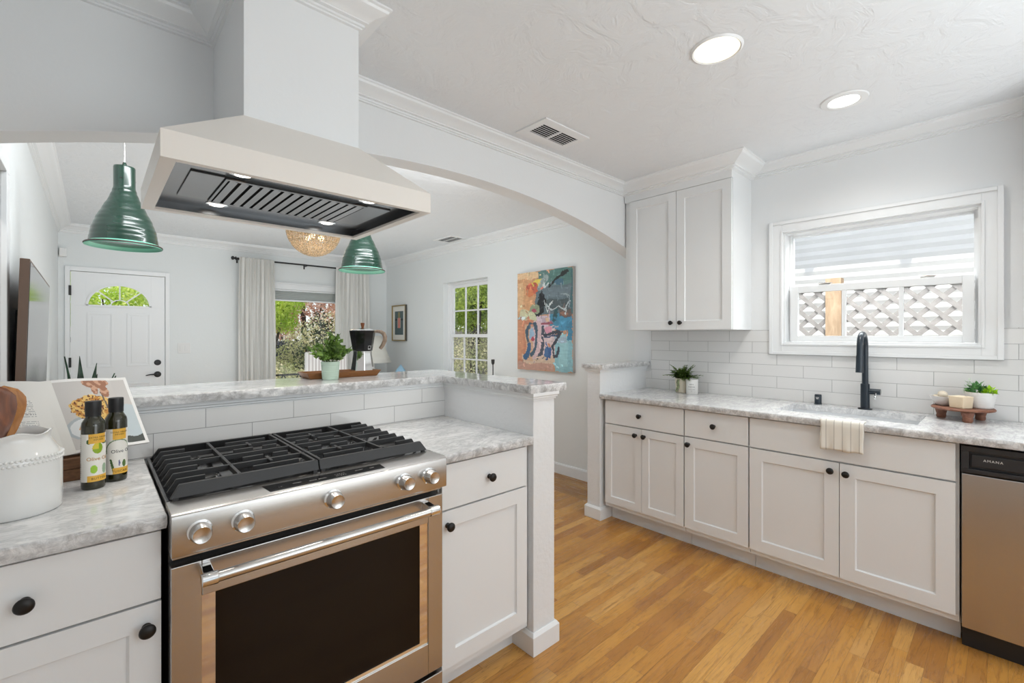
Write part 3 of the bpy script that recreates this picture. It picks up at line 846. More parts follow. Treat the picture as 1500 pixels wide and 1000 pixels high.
for a_, b_ in ((.198, .281), (.716, .805)): O('blank_panel', B((a_, b_, 1.54, 1.835, 1.794, 1.799)), M['liner'], ln, bev=.001, smooth=0)
bm = bmesh.new()
box(bm, .283, .714, 1.535, 1.548, 1.789, 1.799); box(bm, .283, .714, 1.826, 1.838, 1.789, 1.799); box(bm, .283, .290, 1.548, 1.826, 1.789, 1.799); box(bm, .707, .714, 1.548, 1.826, 1.789, 1.799)
for i in range(14):
    x = .296 + i*.0298
    prism(bm, [(x, 1.790), (x+.019, 1.788), (x+.021, 1.793), (x+.002, 1.7945)], 1.548, 1.826, 'XZ', 0)
box(bm, .290, .707, 1.548, 1.826, 1.7975, 1.7988, 1)
O('baffle_filter', bm, [M['liner'], M['dark']], t, smooth=0)
for lx, ly in ((.315, 1.487), (.697, 1.487), (.319, 1.889), (.703, 1.889)):
    bm = bmesh.new(); lathe(bm, [(.021, 1.7985), (.034, 1.7985), (.034, 1.796), (.024, 1.794), (.021, 1.796)], Matrix.Translation((lx, ly, 0)), 28, 0, False)
    lathe(bm, [(0, 1.7955), (.0215, 1.7955)], Matrix.Translation((lx, ly, 0)), 28, 1, False)
    O('lamp', bm, [M['chrome'], M['em_hood']], ln, smooth=40)
    l = bpy.data.lights.new('hood_spot', 'SPOT'); l.energy = 5; l.color = (1, .96, .88); l.spot_size = math.radians(110); l.spot_blend = .8; l.shadow_soft_size = .02
    lo = bpy.data.objects.new('hood_spot', l); C.objects.link(lo); lo.location = Vector((lx, ly, 1.790)) - t.location; lo.parent = t
bm = bmesh.new()
for i in range(6): lathe(bm, [(0, 1.797), (.004, 1.797), (.004, 1.799)], Matrix.Translation((.44 + i*.026, 1.50, 0)), 10)
O('button', bm, M['charcoal'], ln)

# ------------------------------------------------------------------ windows
def window_kitchen():
    t = T('window_1', 'wide white kitchen window over the sink', 'window', (XR, .545, 1.285)); t['kind'] = 'structure'
    y0, y1, z0, z1 = KW; X = XR
    bm = bmesh.new(); cw = .078
    for (a, b, c, d) in ((y0-cw, y0, z0-.072, z1+.072), (y1, y1+cw, z0-.072, z1+.072), (y0, y1, z0-.072, z0), (y0, y1, z1, z1+.072)):
        box(bm, X-.018, X, a, b, c, d)
    for (a, b, c, d) in ((y0-cw, y0-cw+.022, z0-.072, z1+.072), (y1+cw-.022, y1+cw, z0-.072, z1+.072), (y0-cw+.022, y1+cw-.022, z0-.072, z0-.052), (y0-cw+.022, y1+cw-.022, z1+.052, z1+.072)):
        box(bm, X-.028, X-.018, a, b, c, d)
    for (a, b, c, d) in ((y0-.012, y0, z0-.012, z1+.012), (y1, y1+.012, z0-.012, z1+.012), (y0, y1, z0-.012, z0), (y0, y1, z1, z1+.012)):
        box(bm, X-.023, X-.018, a, b, c, d)
    O('casing', bm, M['trim'], t, bev=.002, smooth=0)
    bm = bmesh.new()
    for (a, b, c, d) in ((y0, y0+.012, z0, z1), (y1-.012, y1, z0, z1), (y0+.012, y1-.012, z0, z0+.012), (y0+.012, y1-.012, z1-.012, z1)): box(bm, X, X+.14, a, b, c, d)
    for (a, b) in ((y0+.012, y0+.026), (y1-.026, y1-.012)): box(bm, X+.072, X+.092, a, b, z0+.012, z1-.012)
    O('jamb', bm, M['trim'], t, smooth=0)
    bm = bmesh.new(); a0, a1, b0, b1 = y0+.027, y1-.027, z0+.014, 1.655; xa, xb = X+.04, X+.07
    for (a, b, c, d) in ((a0, a0+.045, b0, b1), (a1-.045, a1, b0, b1), (a0+.045, a1-.045, b0, b0+.035), (a0+.045, a1-.045, b1-.042, b1)): box(bm, xa, xb, a, b, c, d)
    sh = O('lower_sash', bm, M['trim'], t, bev=.002, smooth=0)
    O('muntin', B((xa+.004, xb-.004, .670, .690, b0+.035, b1-.042)), M['trim'], sh, smooth=0)
    O('muntin', B((xa+.004, xb-.004, .402, .422, b0+.035, b1-.042)), M['trim'], sh, smooth=0)
    O('pane', B((xa+.013, xa+.016, a0+.04, a1-.04, b0+.03, b1-.04)), M['glass'], sh, smooth=0)
    bm = bmesh.new(); xa, xb = X+.095, X+.122; c0, c1 = 1.630, z1-.012; a0, a1 = y0+.013, y1-.013
    for (a, b, c, d) in ((a0, a0+.018, c0, c1), (a1-.018, a1, c0, c1), (a0+.018, a1-.018, c0, c0+.02), (a0+.018, a1-.018, c1-.012, c1)): box(bm, xa, xb, a, b, c, d)
    sh = O('upper_sash', bm, M['trim'], t, smooth=0)
    O('pane', B((xa+.012, xa+.015, a0+.015, a1-.015, c0+.015, c1-.01)), M['glass'], sh, smooth=0)
    bm = bmesh.new()
    for yy in (.30, .78): box(bm, X+.045, X+.065, yy-.03, yy+.03, 1.655, 1.662); cyl(bm, (X+.05, yy-.04, 1.663), (X+.05, yy+.035, 1.668), .003, seg=8)
    O('sash_lock', bm, M['satin'], t, smooth=0)
window_kitchen()
def window_side():
    t = T('window_2', 'white divided window in the living room right wall', 'window', (XR, 4.5, .70)); t['kind'] = 'structure'
    y0, y1, z0, z1 = SW; X = XR+.075
    bm = bmesh.new()
    for (a, b, c, d) in ((y0, y0+.03, z0, z1), (y1-.05, y1, z0, z1), (y0+.03, y1-.05, z0, z0+.03), (y0+.03, y1-.05, z1-.025, z1)): box(bm, X, X+.06, a, b, c, d)
    O('frame', bm, M['trim'], t, bev=.002, smooth=0)
    zm = 1.335
    for nm, xa, c0, c1 in (('lower_sash', X+.006, z0+.03, zm+.02), ('upper_sash', X+.03, zm-.02, z1-.025)):
        bm = bmesh.new(); a0, a1 = y0+.031, y1-.051
        for (a, b, c, d) in ((a0, a0+.04, c0, c1), (a1-.04, a1, c0, c1), (a0+.04, a1-.04, c0, c0+.04), (a0+.04, a1-.04, c1-.04, c1)): box(bm, xa, xa+.022, a, b, c, d)
        sh = O(nm, bm, M['trim'], t, smooth=0)
        wv = (a1-a0-.08)/3
        for k in (1, 2): O('muntin', B((xa+.003, xa+.019, a0+.04+wv*k-.009, a0+.04+wv*k+.009, c0+.04, c1-.04)), M['trim'], sh, smooth=0)
        zc = (c0+c1)/2; O('muntin', B((xa+.004, xa+.018, a0+.04, a1-.04, zc-.009, zc+.009)), M['trim'], sh, smooth=0)
        O('pane', B((xa+.010, xa+.012, a0+.03, a1-.03, c0+.03, c1-.03)), M['glass'], sh, smooth=0)
    O('sill', B((XR-.02, X, y0-.0, y1, z0-.02, z0)), M['trim'], t, smooth=0)
window_side()
def window_front():
    t = T('window_3', 'large front window between the white curtains', 'window', (2.11, YF, .55)); t['kind'] = 'structure'
    x0, x1, z0, z1 = FW
    bm = bmesh.new(); cw = .07
    for (a, b, c, d) in ((x0-cw, x0, z0-cw, z1+cw), (x1, x1+cw, z0-cw, z1+cw), (x0, x1, z0-cw, z0), (x0, x1, z1, z1+cw)): box(bm, a, b, YF-.018, YF, c, d)
    box(bm, x0-cw-.01, x1+cw+.01, YF-.03, YF, z1+cw, z1+cw+.018)
    O('casing', bm, M['trim'], t, bev=.002, smooth=0)
    bm = bmesh.new()
    for (a, b, c, d) in ((x0, x0+.03, z0, z1), (x1-.03, x1, z0, z1), (x0+.03, x1-.03, z0, z0+.03), (x0+.03, x1-.03, z1-.03, z1)): box(bm, a, b, YF+.05, YF+.09, c, d)
    O('frame', bm, M['trim'], t, smooth=0)
    O('pane', B((x0+.03, x1-.03, YF+.068, YF+.071, z0+.03, z1-.03)), M['glass'], t, smooth=0)
window_front()
bm = bmesh.new(); x0, x1 = FW[0]+.005, FW[1]-.005
for k in range(9):
    z = 1.93 - k*.013; prism(bm, [(YF+.018, z), (YF+.034, z-.0065), (YF+.018, z-.013), (YF+.002, z-.0065)], x0, x1, 'YZ')
t = T('window_blind', 'pale cellular blind raised to the top of the front window', 'blind', (2.11, YF+.02, 1.79))
O('fabric', bm, M['blind'], t, smooth=0)
O('head_rail', B((x0, x1, YF, YF+.04, 1.93, 1.948)), M['trim'], t, smooth=0)
O('bottom_rail', B((x0, x1, YF, YF+.036, 1.795, 1.813)), M['trim'], t, smooth=0)

# added unseen glazed opening behind the camera, put in for daylight
t = T('added_window', 'added glazed opening behind the camera for daylight', 'window', (1.5, YK, .06)); t['kind'] = 'structure'
O('frame', B((.4, .46, YK-.09, YK-.03, .06, 2.1), (2.54, 2.6, YK-.09, YK-.03, .06, 2.1), (1.47, 1.53, YK-.09, YK-.03, .06, 2.1), (.46, 2.54, YK-.09, YK-.03, .06, .12), (.46, 2.54, YK-.09, YK-.03, 2.04, 2.1)), M['trim'], t, smooth=0)
O('pane', B((.46, 2.54, YK-.062, YK-.058, .12, 2.04)), M['glass'], t, smooth=0)

# front door
def front_door():
    t = T('door_1', 'white front door with a fan-shaped window', 'door', (.205, YF, 0)); t['kind'] = 'structure'
    x0, x1, z0, z1 = FD; x0 += .005; x1 -= .005
    cx, cz, R, Rz = .204, 1.652, .268, .234
    Y = YF-.004; Y2 = YF+.036
    bm = bmesh.new()
    # door face with fan hole: polygon strips
    n = 24
    arc = [(cx + R*math.cos(PI*i/n), cz + Rz*math.sin(PI*i/n)) for i in range(n+1)]
    for yy, flip in ((Y, False), (Y2, True)):
        pass
    box(bm, x0, x1, Y, Y2, .005, cz)
    box(bm, x0, cx-R, Y, Y2, cz, z1-.004); box(bm, cx+R, x1, Y, Y2, cz, z1-.004)
    prism(bm, [(a, b) for a, b in arc] + [(cx-R, z1-.004), (cx+R, z1-.004)], Y, Y2, 'XZ')
    # raised panel mouldings
    def ring(a0, a1, b0, b1, w=.018, h=.007):
        for (p, q, r, s_) in ((a0, a0+w, b0, b1), (a1-w, a1, b0, b1), (a0+w, a1-w, b0, b0+w), (a0+w, a1-w, b1-w, b1)): box(bm, p, q, Y-h, Y, r, s_)
        box(bm, a0+w+.02, a1-w-.02, Y-.004, Y, b0+w+.02, b1-w-.02)
    ring(-.055, .150, 1.0, 1.578); ring(.262, .467, 1.0, 1.578); ring(-.055, .150, .22, .82); ring(.262, .467, .22, .82)
    dl = O('door_leaf', bm, M['trim'], t, bev=.002, smooth=0)
    # fan frame
    bm = bmesh.new()
    for k in range(n):
        a, b = arc[k], arc[k+1]; f = .93
        prism(bm, [a, b, (cx+(b[0]-cx)*f, cz+(b[1]-cz)*f), (cx+(a[0]-cx)*f, cz+(a[1]-cz)*f)], Y-.012, Y+.006, 'XZ')
        g, h = .30, .26
        prism(bm, [(cx+(a[0]-cx)*g, cz+(a[1]-cz)*g), (cx+(b[0]-cx)*g, cz+(b[1]-cz)*g), (cx+(b[0]-cx)*h, cz+(b[1]-cz)*h), (cx+(a[0]-cx)*h, cz+(a[1]-cz)*h)], Y-.004, Y+.006, 'XZ')
    box(bm, cx-R-.008, cx+R+.008, Y-.012, Y+.006, cz-.012, cz+.008)
    for ang in (45, 90, 135):
        a = math.radians(ang); dx, dz = math.cos(a), math.sin(a); px, pz = -dz*.006, dx*.006
        p0 = (cx + R*.28*dx, cz + Rz*.28*dz); p1 = (cx + R*.95*dx, cz + Rz*.95*dz)
        prism(bm, [(p0[0]-px, p0[1]-pz), (p0[0]+px, p0[1]+pz), (p1[0]+px, p1[1]+pz), (p1[0]-px, p1[1]-pz)], Y-.006, Y+.004, 'XZ')
    O('fanlight_frame', bm, M['trim'], dl, smooth=0)
    bm = bmesh.new(); prism(bm, arc, Y+.016, Y+.019, 'XZ'); O('pane', bm, M['glass'], dl, smooth=0)
    bm = bmesh.new(); cw = .058
    box(bm, FD[0]-cw+.02, FD[0], YF-.018, YF, 0, FD[3]+.045); box(bm, FD[1], FD[1]+cw-.02, YF-.018, YF, 0, FD[3]+.045); box(bm, FD[0], FD[1], YF-.018, YF, FD[3], FD[3]+.045)
    O('casing', bm, M['trim'], t, bev=.002, smooth=0)
    bm = bmesh.new(); lathe(bm, [(0, 0), (.032, 0), (.032, .006), (.026, .012), (0, .014)], dirm((.527, Y, 1.033), (0, -1, 0)), 24); box(bm, .515, .539, Y-.028, Y-.012, 1.029, 1.037)
    O('deadbolt', bm, M['black'], dl)
    bm = bmesh.new(); lathe(bm, [(0, 0), (.033, 0), (.033, .006), (.026, .012), (.01, .014), (.01, .045)], dirm((.527, Y, .90), (0, -1, 0)), 24)
    tube(bm, [(.527, Y-.045, .90), (.50, Y-.047, .903), (.46, Y-.047, .902), (.42, Y-.045, .894)], [.010, .009, .007, .005], 10)
    O('lever_handle', bm, M['black'], dl)
    for z in (1.80, 1.06, .25): O('hinge', B((FD[0]-.010, FD[0]+.010, YF-.024, YF-.006, z-.05, z+.05)), M['black'], t, smooth=0)
front_door()
bm = B((XL, XL+.018, 2.66, 2.73, 0, 1.98), (XL, XL+.018, 2.40-.09, 2.38, 0, 1.98), (XL, XL+.018, 2.31, 2.73, 1.98, 2.05))
S('trim_8', bm, M['trim'], smooth=0, bev=.002)
# switch plate, sensor
t = T('light_switch', 'white double light switch plate between front door and curtain', 'light switch', (.772, YF, 1.13))
O('plate', B((.712, .832, YF-.006, YF, 1.130, 1.25)), M['plug'], t, bev=.002, smooth=0)
for xx in (.748, .796): O('rocker', B((xx-.017, xx+.017, YF-.010, YF-.006, 1.157, 1.223)), M['plug'], t, bev=.001, smooth=0)
tag(O('motion_sensor', B((-.262, -.205, YF-.05, YF, 2.135, 2.225)), M['plug'], bev=.008, smooth=0), 'small white sensor box high in the corner beside the front door', 'sensor')

# recessed lights, vents
def downlight(x, y, r, ri, m, label):
    t = T('recessed_light', label, 'ceiling light', (x, y, CZ))
    O('trim_ring', LT([(ri, CZ), (r, CZ), (r, CZ-.004), (ri+.012, CZ-.009), (ri, CZ-.004)], (x, y, 0), 48), M['trim'], t, smooth=40) if False else None
    bm = bmesh.new(); lathe(bm, [(ri, CZ-.001), (ri, CZ-.005), (ri+.006, CZ-.009), (r-.004, CZ-.006), (r, CZ-.001)], Matrix.Translation((x, y, 0)), 48, 0, False); O('trim_ring', bm, M['trim'], t, smooth=40)
    bm = bmesh.new(); lathe(bm, [(0, CZ-.005), (ri+.001, CZ-.005)], Matrix.Translation((x, y, 0)), 48, 0, False); O('diffuser', bm, m, t, label='glowing diffuser')
    l = bpy.data.lights.new('downlight_spot', 'SPOT'); l.energy = 38 if m is M['em_cool'] else 20; l.color = (1, .98, .94) if m is M['em_cool'] else (1, .93, .80)
    l.spot_size = math.radians(155); l.spot_blend = 1; l.shadow_soft_size = .06
    lo = bpy.data.objects.new('downlight_spot', l); C.objects.link(lo); lo.location = (0, 0, -.015); lo.parent = t
downlight(1.825, .785, .098, .084, M['em_warm'], 'larger warm yellow recessed ceiling light nearer the hood')
downlight(2.676, .538, .098, .062, M['em_cool'], 'smaller bright white recessed ceiling light nearer the window')
def vent(x0, x1, y0, y1, label, ix0, ix1, iy0, iy1, n):
    t = T('ceiling_vent', label, 'air vent', ((x0+x1)/2, (y0+y1)/2, CZ))
    bm = B((x0, x1, y0, iy0, CZ-.008, CZ-.0005), (x0, x1, iy1, y1, CZ-.008, CZ-.0005), (x0, ix0, iy0, iy1, CZ-.008, CZ-.0005), (ix1, x1, iy0, iy1, CZ-.008, CZ-.0005))
    xm = (ix0+ix1)/2; box(bm, xm-.006, xm+.006, iy0, iy1, CZ-.008, CZ-.0005)
    O('frame', bm, M['trim'], t, bev=.001, smooth=0)
    O('backing', B((ix0, ix1, iy0, iy1, CZ-.002, CZ-.0008)), M['dark'], t, smooth=0)
    bm = bmesh.new(); st = (iy1-iy0)/n
    for i in range(n):
        y = iy0 + i*st; prism(bm, [(y, CZ-.007), (y+st*.45, CZ-.0035), (y+st*.50, CZ-.0045), (y+.001, CZ-.0085)], ix0, ix1, 'YZ')
    O('slats', bm, M['trim'], t, smooth=0)
vent(1.735, 2.10, 1.628, 1.86, 'white two-section vent in the kitchen ceiling near the arch', 1.778, 2.06, 1.68, 1.80, 7)
vent(2.98, 3.21, 4.27, 4.64, 'small vent in the living room ceiling above the side window', 3.01, 3.18, 4.31, 4.60, 12)
#MORE
# ------------------------------------------------------------------ pendants and chandelier
def pendant(x, y, label):
    t = T('pendant_lamp', label, 'pendant lamp', (x, y, 1.78), 'green enamel pendants')
    prof = [(.1525, 0), (.150, .006), (.139, .014), (.135, .022)]
    zz = [.032, .08, .133, .187, .24, .275, .299, .400]; rr = [.134, .127, .110, .085, .060, .048, .0435, .0435]
    def rad(z):
        for i in range(len(zz)-1):
            if z <= zz[i+1]:
                f = (z-zz[i])/(zz[i+1]-zz[i]); f = f*f*(3-2*f)*.35 + f*.65; return rr[i] + (rr[i+1]-rr[i])*f
        return rr[-1]
    n = 100
    outer = []
    for i in range(n+1):
        z = .032 + (.395-.032)*i/n
        rib = .0011*abs(math.sin((z)*PI/.0245)) if z < .285 else 0
        outer.append((rad(z)+rib, z))
    pr = [(.137, .018)] + outer + [(.042, .400), (.010, .402), (.010, .412), (.006, .424), (0, .424)]
    sh = O('shade', LT(pr, (x, y, 1.78), 56), M['green'], t, smooth=50)
    bpr = bmesh.new(); lathe(bpr, [(.1335, .020), (.1325, .034), (.124, .08), (.107, .133), (.082, .187), (.057, .24), (.04, .30), (.0, .30)], Matrix.Translation((x, y, 1.78)), 48, 0, False)
    O('shade_lining', bpr, M['mint'], sh, smooth=60, label='pale mint enamel inside')
    bm = bmesh.new(); lathe(bm, [(.1495, .006), (.1520, .002), (.1542, .003), (.1535, .008), (.150, .011)], Matrix.Translation((x, y, 1.78)), 56, 0, False)
    O('rim', bm, [M['mint'] if False else M['rimbrown']], sh, smooth=50)
    bm = bmesh.new(); lathe(bm, [(.1335, .0195), (.1505, .0045), (.1525, -.0005)], Matrix.Translation((x, y, 1.78)), 56, 0, False)
    O('rim_underside', bm, M['mint'], sh, smooth=50)
    for a in (-1.9, .2, 2.3):
        bm = bmesh.new(); cyl(bm, (x+.0425*math.cos(a), y+.0425*math.sin(a), 1.78+.335), (x+.0445*math.cos(a), y+.0445*math.sin(a), 1.78+.335), .005, seg=12); O('vent_hole', bm, M['black'], sh)
    bm = bmesh.new(); cyl(bm, (x, y, 1.78+.42), (x, y, CZ-.02), .0022, seg=8); O('cord', bm, M['satin'], t)
    O('canopy', LT([(.055, CZ-.001), (.055, CZ-.012), (.02, CZ-.022), (0, CZ-.022)], (x, y, 0), 24), M['green'], t)
    bm = bmesh.new(); lathe(bm, [(0, .09), (.02, .095), (.028, .12), (.024, .15), (.014, .18), (.014, .30)], Matrix.Translation((x, y, 1.78)), 20); O('bulb', bm, M['shade'], t)
pendant(.112, 3.0, 'green ribbed enamel pendant lamp left of the range hood')
pendant(1.365, 3.02, 'green ribbed enamel pendant lamp half hidden behind the hood corner')
def chandelier(x, y, R, zt):
    t = T('beaded_ceiling_light', 'round beaded wooden ceiling light behind the hood', 'ceiling light', (x, y, CZ))
    rows = 24; beads = bmesh.new()
    base = bmesh.new(); bmesh.ops.create_icosphere(base, subdivisions=1, radius=1)
    bverts = [v.co.copy() for v in base.verts]; bfaces = [[v.index for v in f.verts] for f in base.faces]; base.free()
    for r in range(rows):
        th = (r+.5)/rows*PI/2; zc = zt - R*1.02*math.sin(th); rr = R*math.cos(th)
        n = max(5, int(2*PI*rr/.0215))
        for i in range(n):
            a = 2*PI*(i+.5*(r % 2))/n + random.uniform(-.02, .02); k_ = 1 - random.choice((0, 0, .05))
            c = Vector((x+rr*k_*math.cos(a), y+rr*k_*math.sin(a), zc)); s_ = random.uniform(.0075, .0105)
            vs = [beads.verts.new(c + v*s_*(1 if k else 1)) for k, v in enumerate(bverts)]
            for f in bfaces: beads.faces.new([vs[k] for k in f])
    o = O('bead_shade', beads, M['beads'], t, smooth=80); o['kind'] = 'stuff'
    bm = bmesh.new()
    for k in range(26):
        a = 2*PI*k/26
        tube(bm, [(x+R*1.0*math.cos(th)*math.cos(a), y+R*math.cos(th)*math.sin(a), zt-R*1.0*math.sin(th)) for th in [q*PI/2/8 for q in range(9)]], .002, 5)
    for z_, r_ in ((zt, R), (zt-R*.5, R*.86), (zt-R*.86, R*.5)):
        tube(bm, [(x+r_*math.cos(q*PI/20), y+r_*math.sin(q*PI/20), z_) for q in range(41)], .003, 5)
    O('wire_frame', bm, M['gold'], t)
    bm = bmesh.new(); lathe(bm, [(0, CZ-.001), (.07, CZ-.001), (.07, CZ-.02), (.012, CZ-.03), (.012, zt-.02), (R*.97, zt-.003), (R*.97, zt+.003), (.01, zt)], Matrix.Translation((x, y, 0)), 32, 0, False); O('ceiling_mount', bm, M['gold'], t, smooth=30)
    for a in (0, 2.1, 4.2):
        bm = bmesh.new(); c = Vector((x+.07*math.cos(a), y+.07*math.sin(a), zt-.07)); bmesh.ops.create_icosphere(bm, subdivisions=2, radius=.028, matrix=Matrix.Translation(c)); O('bulb', bm, M['em_warm2'], t, smooth=80)
    l = bpy.data.lights.new('bulb_light', 'POINT'); l.energy = 1.8; l.color = (1, .88, .68); l.shadow_soft_size = .05
    lo = bpy.data.objects.new('bulb_light', l); C.objects.link(lo); lo.location = (0, 0, zt-.10-CZ); lo.parent = t
M['em_warm2'] = emit('chandelier_bulb', (1, .86, .62), 1.3)
chandelier(1.60, 4.64, .245, 2.375)

# ------------------------------------------------------------------ living room
bm = bmesh.new(); ry = 6.40; rz = 2.285
cyl(bm, (1.285, ry, rz), (2.995, ry, rz), .0105, seg=12); t = T('curtain_rod', 'black curtain rod above the front window', 'curtain rod', (2.14, ry, rz))
O('rod', bm, M['black'], t)
for x, s_ in ((1.285, -1), (2.995, 1)):
    bm = bmesh.new(); lathe(bm, [(.011, 0), (.022, .004), (.022, .010), (.010, .014), (.013, .022), (.024, .034), (.022, .048), (.010, .056), (0, .057)], dirm((x, ry, rz), (s_, 0, 0)), 16); O('finial', bm, M['black'], t)
for x in (1.31, 2.11, 2.965):
    bm = bmesh.new(); cyl(bm, (x, ry, rz-.012), (x, YF, rz-.012), .006, seg=8); box(bm, x-.008, x+.008, YF-.006, YF, rz-.045, rz+.02); box(bm, x-.007, x+.007, ry-.014, ry+.014, rz-.016, rz-.010); O('bracket', bm, M['black'], t, smooth=40)
def curtain(x0, x1, label, ph):
    n = 90; m = 14; bm = bmesh.new(); vs = []
    for j in range(m+1):
        z = .03 + (2.265-.03)*j/m; row = []
        for i in range(n+1):
            u = i/n; fl_ = 1 - .25*(j/m)
            y = ry - .048 + .028*fl_*math.sin(u*PI*2*7.5 + ph + .3*math.sin(z*2)) + .008*math.sin(u*PI*2*17 + z*1.5)
            x = x0 + (x1-x0)*u + .006*math.sin(z*2.5 + u*4) + (u-.5)*.05*(1-j/m)
            row.append(bm.verts.new((x, y, z)))
        vs.append(row)
    for j in range(m):
        for i in range(n): bm.faces.new((vs[j][i], vs[j][i+1], vs[j+1][i+1], vs[j+1][i]))
    hd = [[bm.verts.new((vs[m][i].co.x, ry-.048 + (vs[m][i].co.y-ry+.048)*.8, 2.265 + .035*k/2)) for i in range(n+1)] for k in (1, 2)]
    for a, b in ((vs[m], hd[0]), (hd[0], hd[1])):
        for i in range(n): bm.faces.new((a[i], a[i+1], b[i+1], b[i]))
    o = O('curtain', bm, M['curtain'], smooth=80, solid=.003); tag(o, label, 'curtain', 'front window curtains')
curtain(1.31, 1.70, 'gathered white curtain on the left side of the front window', 0)
curtain(2.50, 2.965, 'gathered white curtain on the right side of the front window', 1.3)

# television on the left wall
t = T('television', 'large dark television with bronze frame on the left living room wall', 'television', (XL+.05, 3.3, 1.24))
tw, th, td = 1.36, .80, .028
O('frame', B((XL+.037, XL+.065, 2.62, 2.62+tw, .84, .84+th)), M['tvframe'], t, bev=.002, smooth=0)
O('screen', B((XL+.065, XL+.0665, 2.632, 2.608+tw, .852, .828+th)), M['tv'], t, smooth=0)
O('wall_bracket', B((XL+.002, XL+.037, 3.0, 3.6, 1.05, 1.45)), M['black'], t, smooth=0)
t.rotation_euler = (0, math.radians(1.5), math.radians(.6))

def potted_leaves(): pass
# snake plant
t = T('snake_plant', 'dark green snake plant on the floor below the front door hinges', 'plant', (-.06, 5.4, 0))
O('pot', LT([(0, .0), (.11, 0), (.13, .28), (.12, .28), (.11, .25), (0, .25)], (-.06, 5.4, 0)), M['ceramic_matte'], t)
bm = bmesh.new()
for k in range(11):
    a = k*2.4; r = .03+.05*random.random(); h = random.uniform(.62, .93); bx, by = -.06+r*math.cos(a), 5.4+r*math.sin(a); ln_ = random.uniform(.05, .16)
    pts = []
    W0 = .042; pr = None
    for q in range(9):
        f = q/8; w = W0*(1.0 if f < .6 else max(.02, 1-(f-.6)/.4))
        cx = bx + ln_*math.cos(a)*f*f; cy = by + ln_*math.sin(a)*f*f; z = .24+h*f
        tx, ty = -math.sin(a), math.cos(a)
        cur = [bm.verts.new((cx-tx*w, cy-ty*w, z)), bm.verts.new((cx+.008*math.cos(a), cy+.008*math.sin(a), z)), bm.verts.new((cx+tx*w, cy+ty*w, z))]
        if pr:
            for i in (0, 1): bm.faces.new((pr[i], pr[i+1], cur[i+1], cur[i]))
        pr = cur
O('leaves', bm, M['snake'], t, smooth=60, solid=.002)

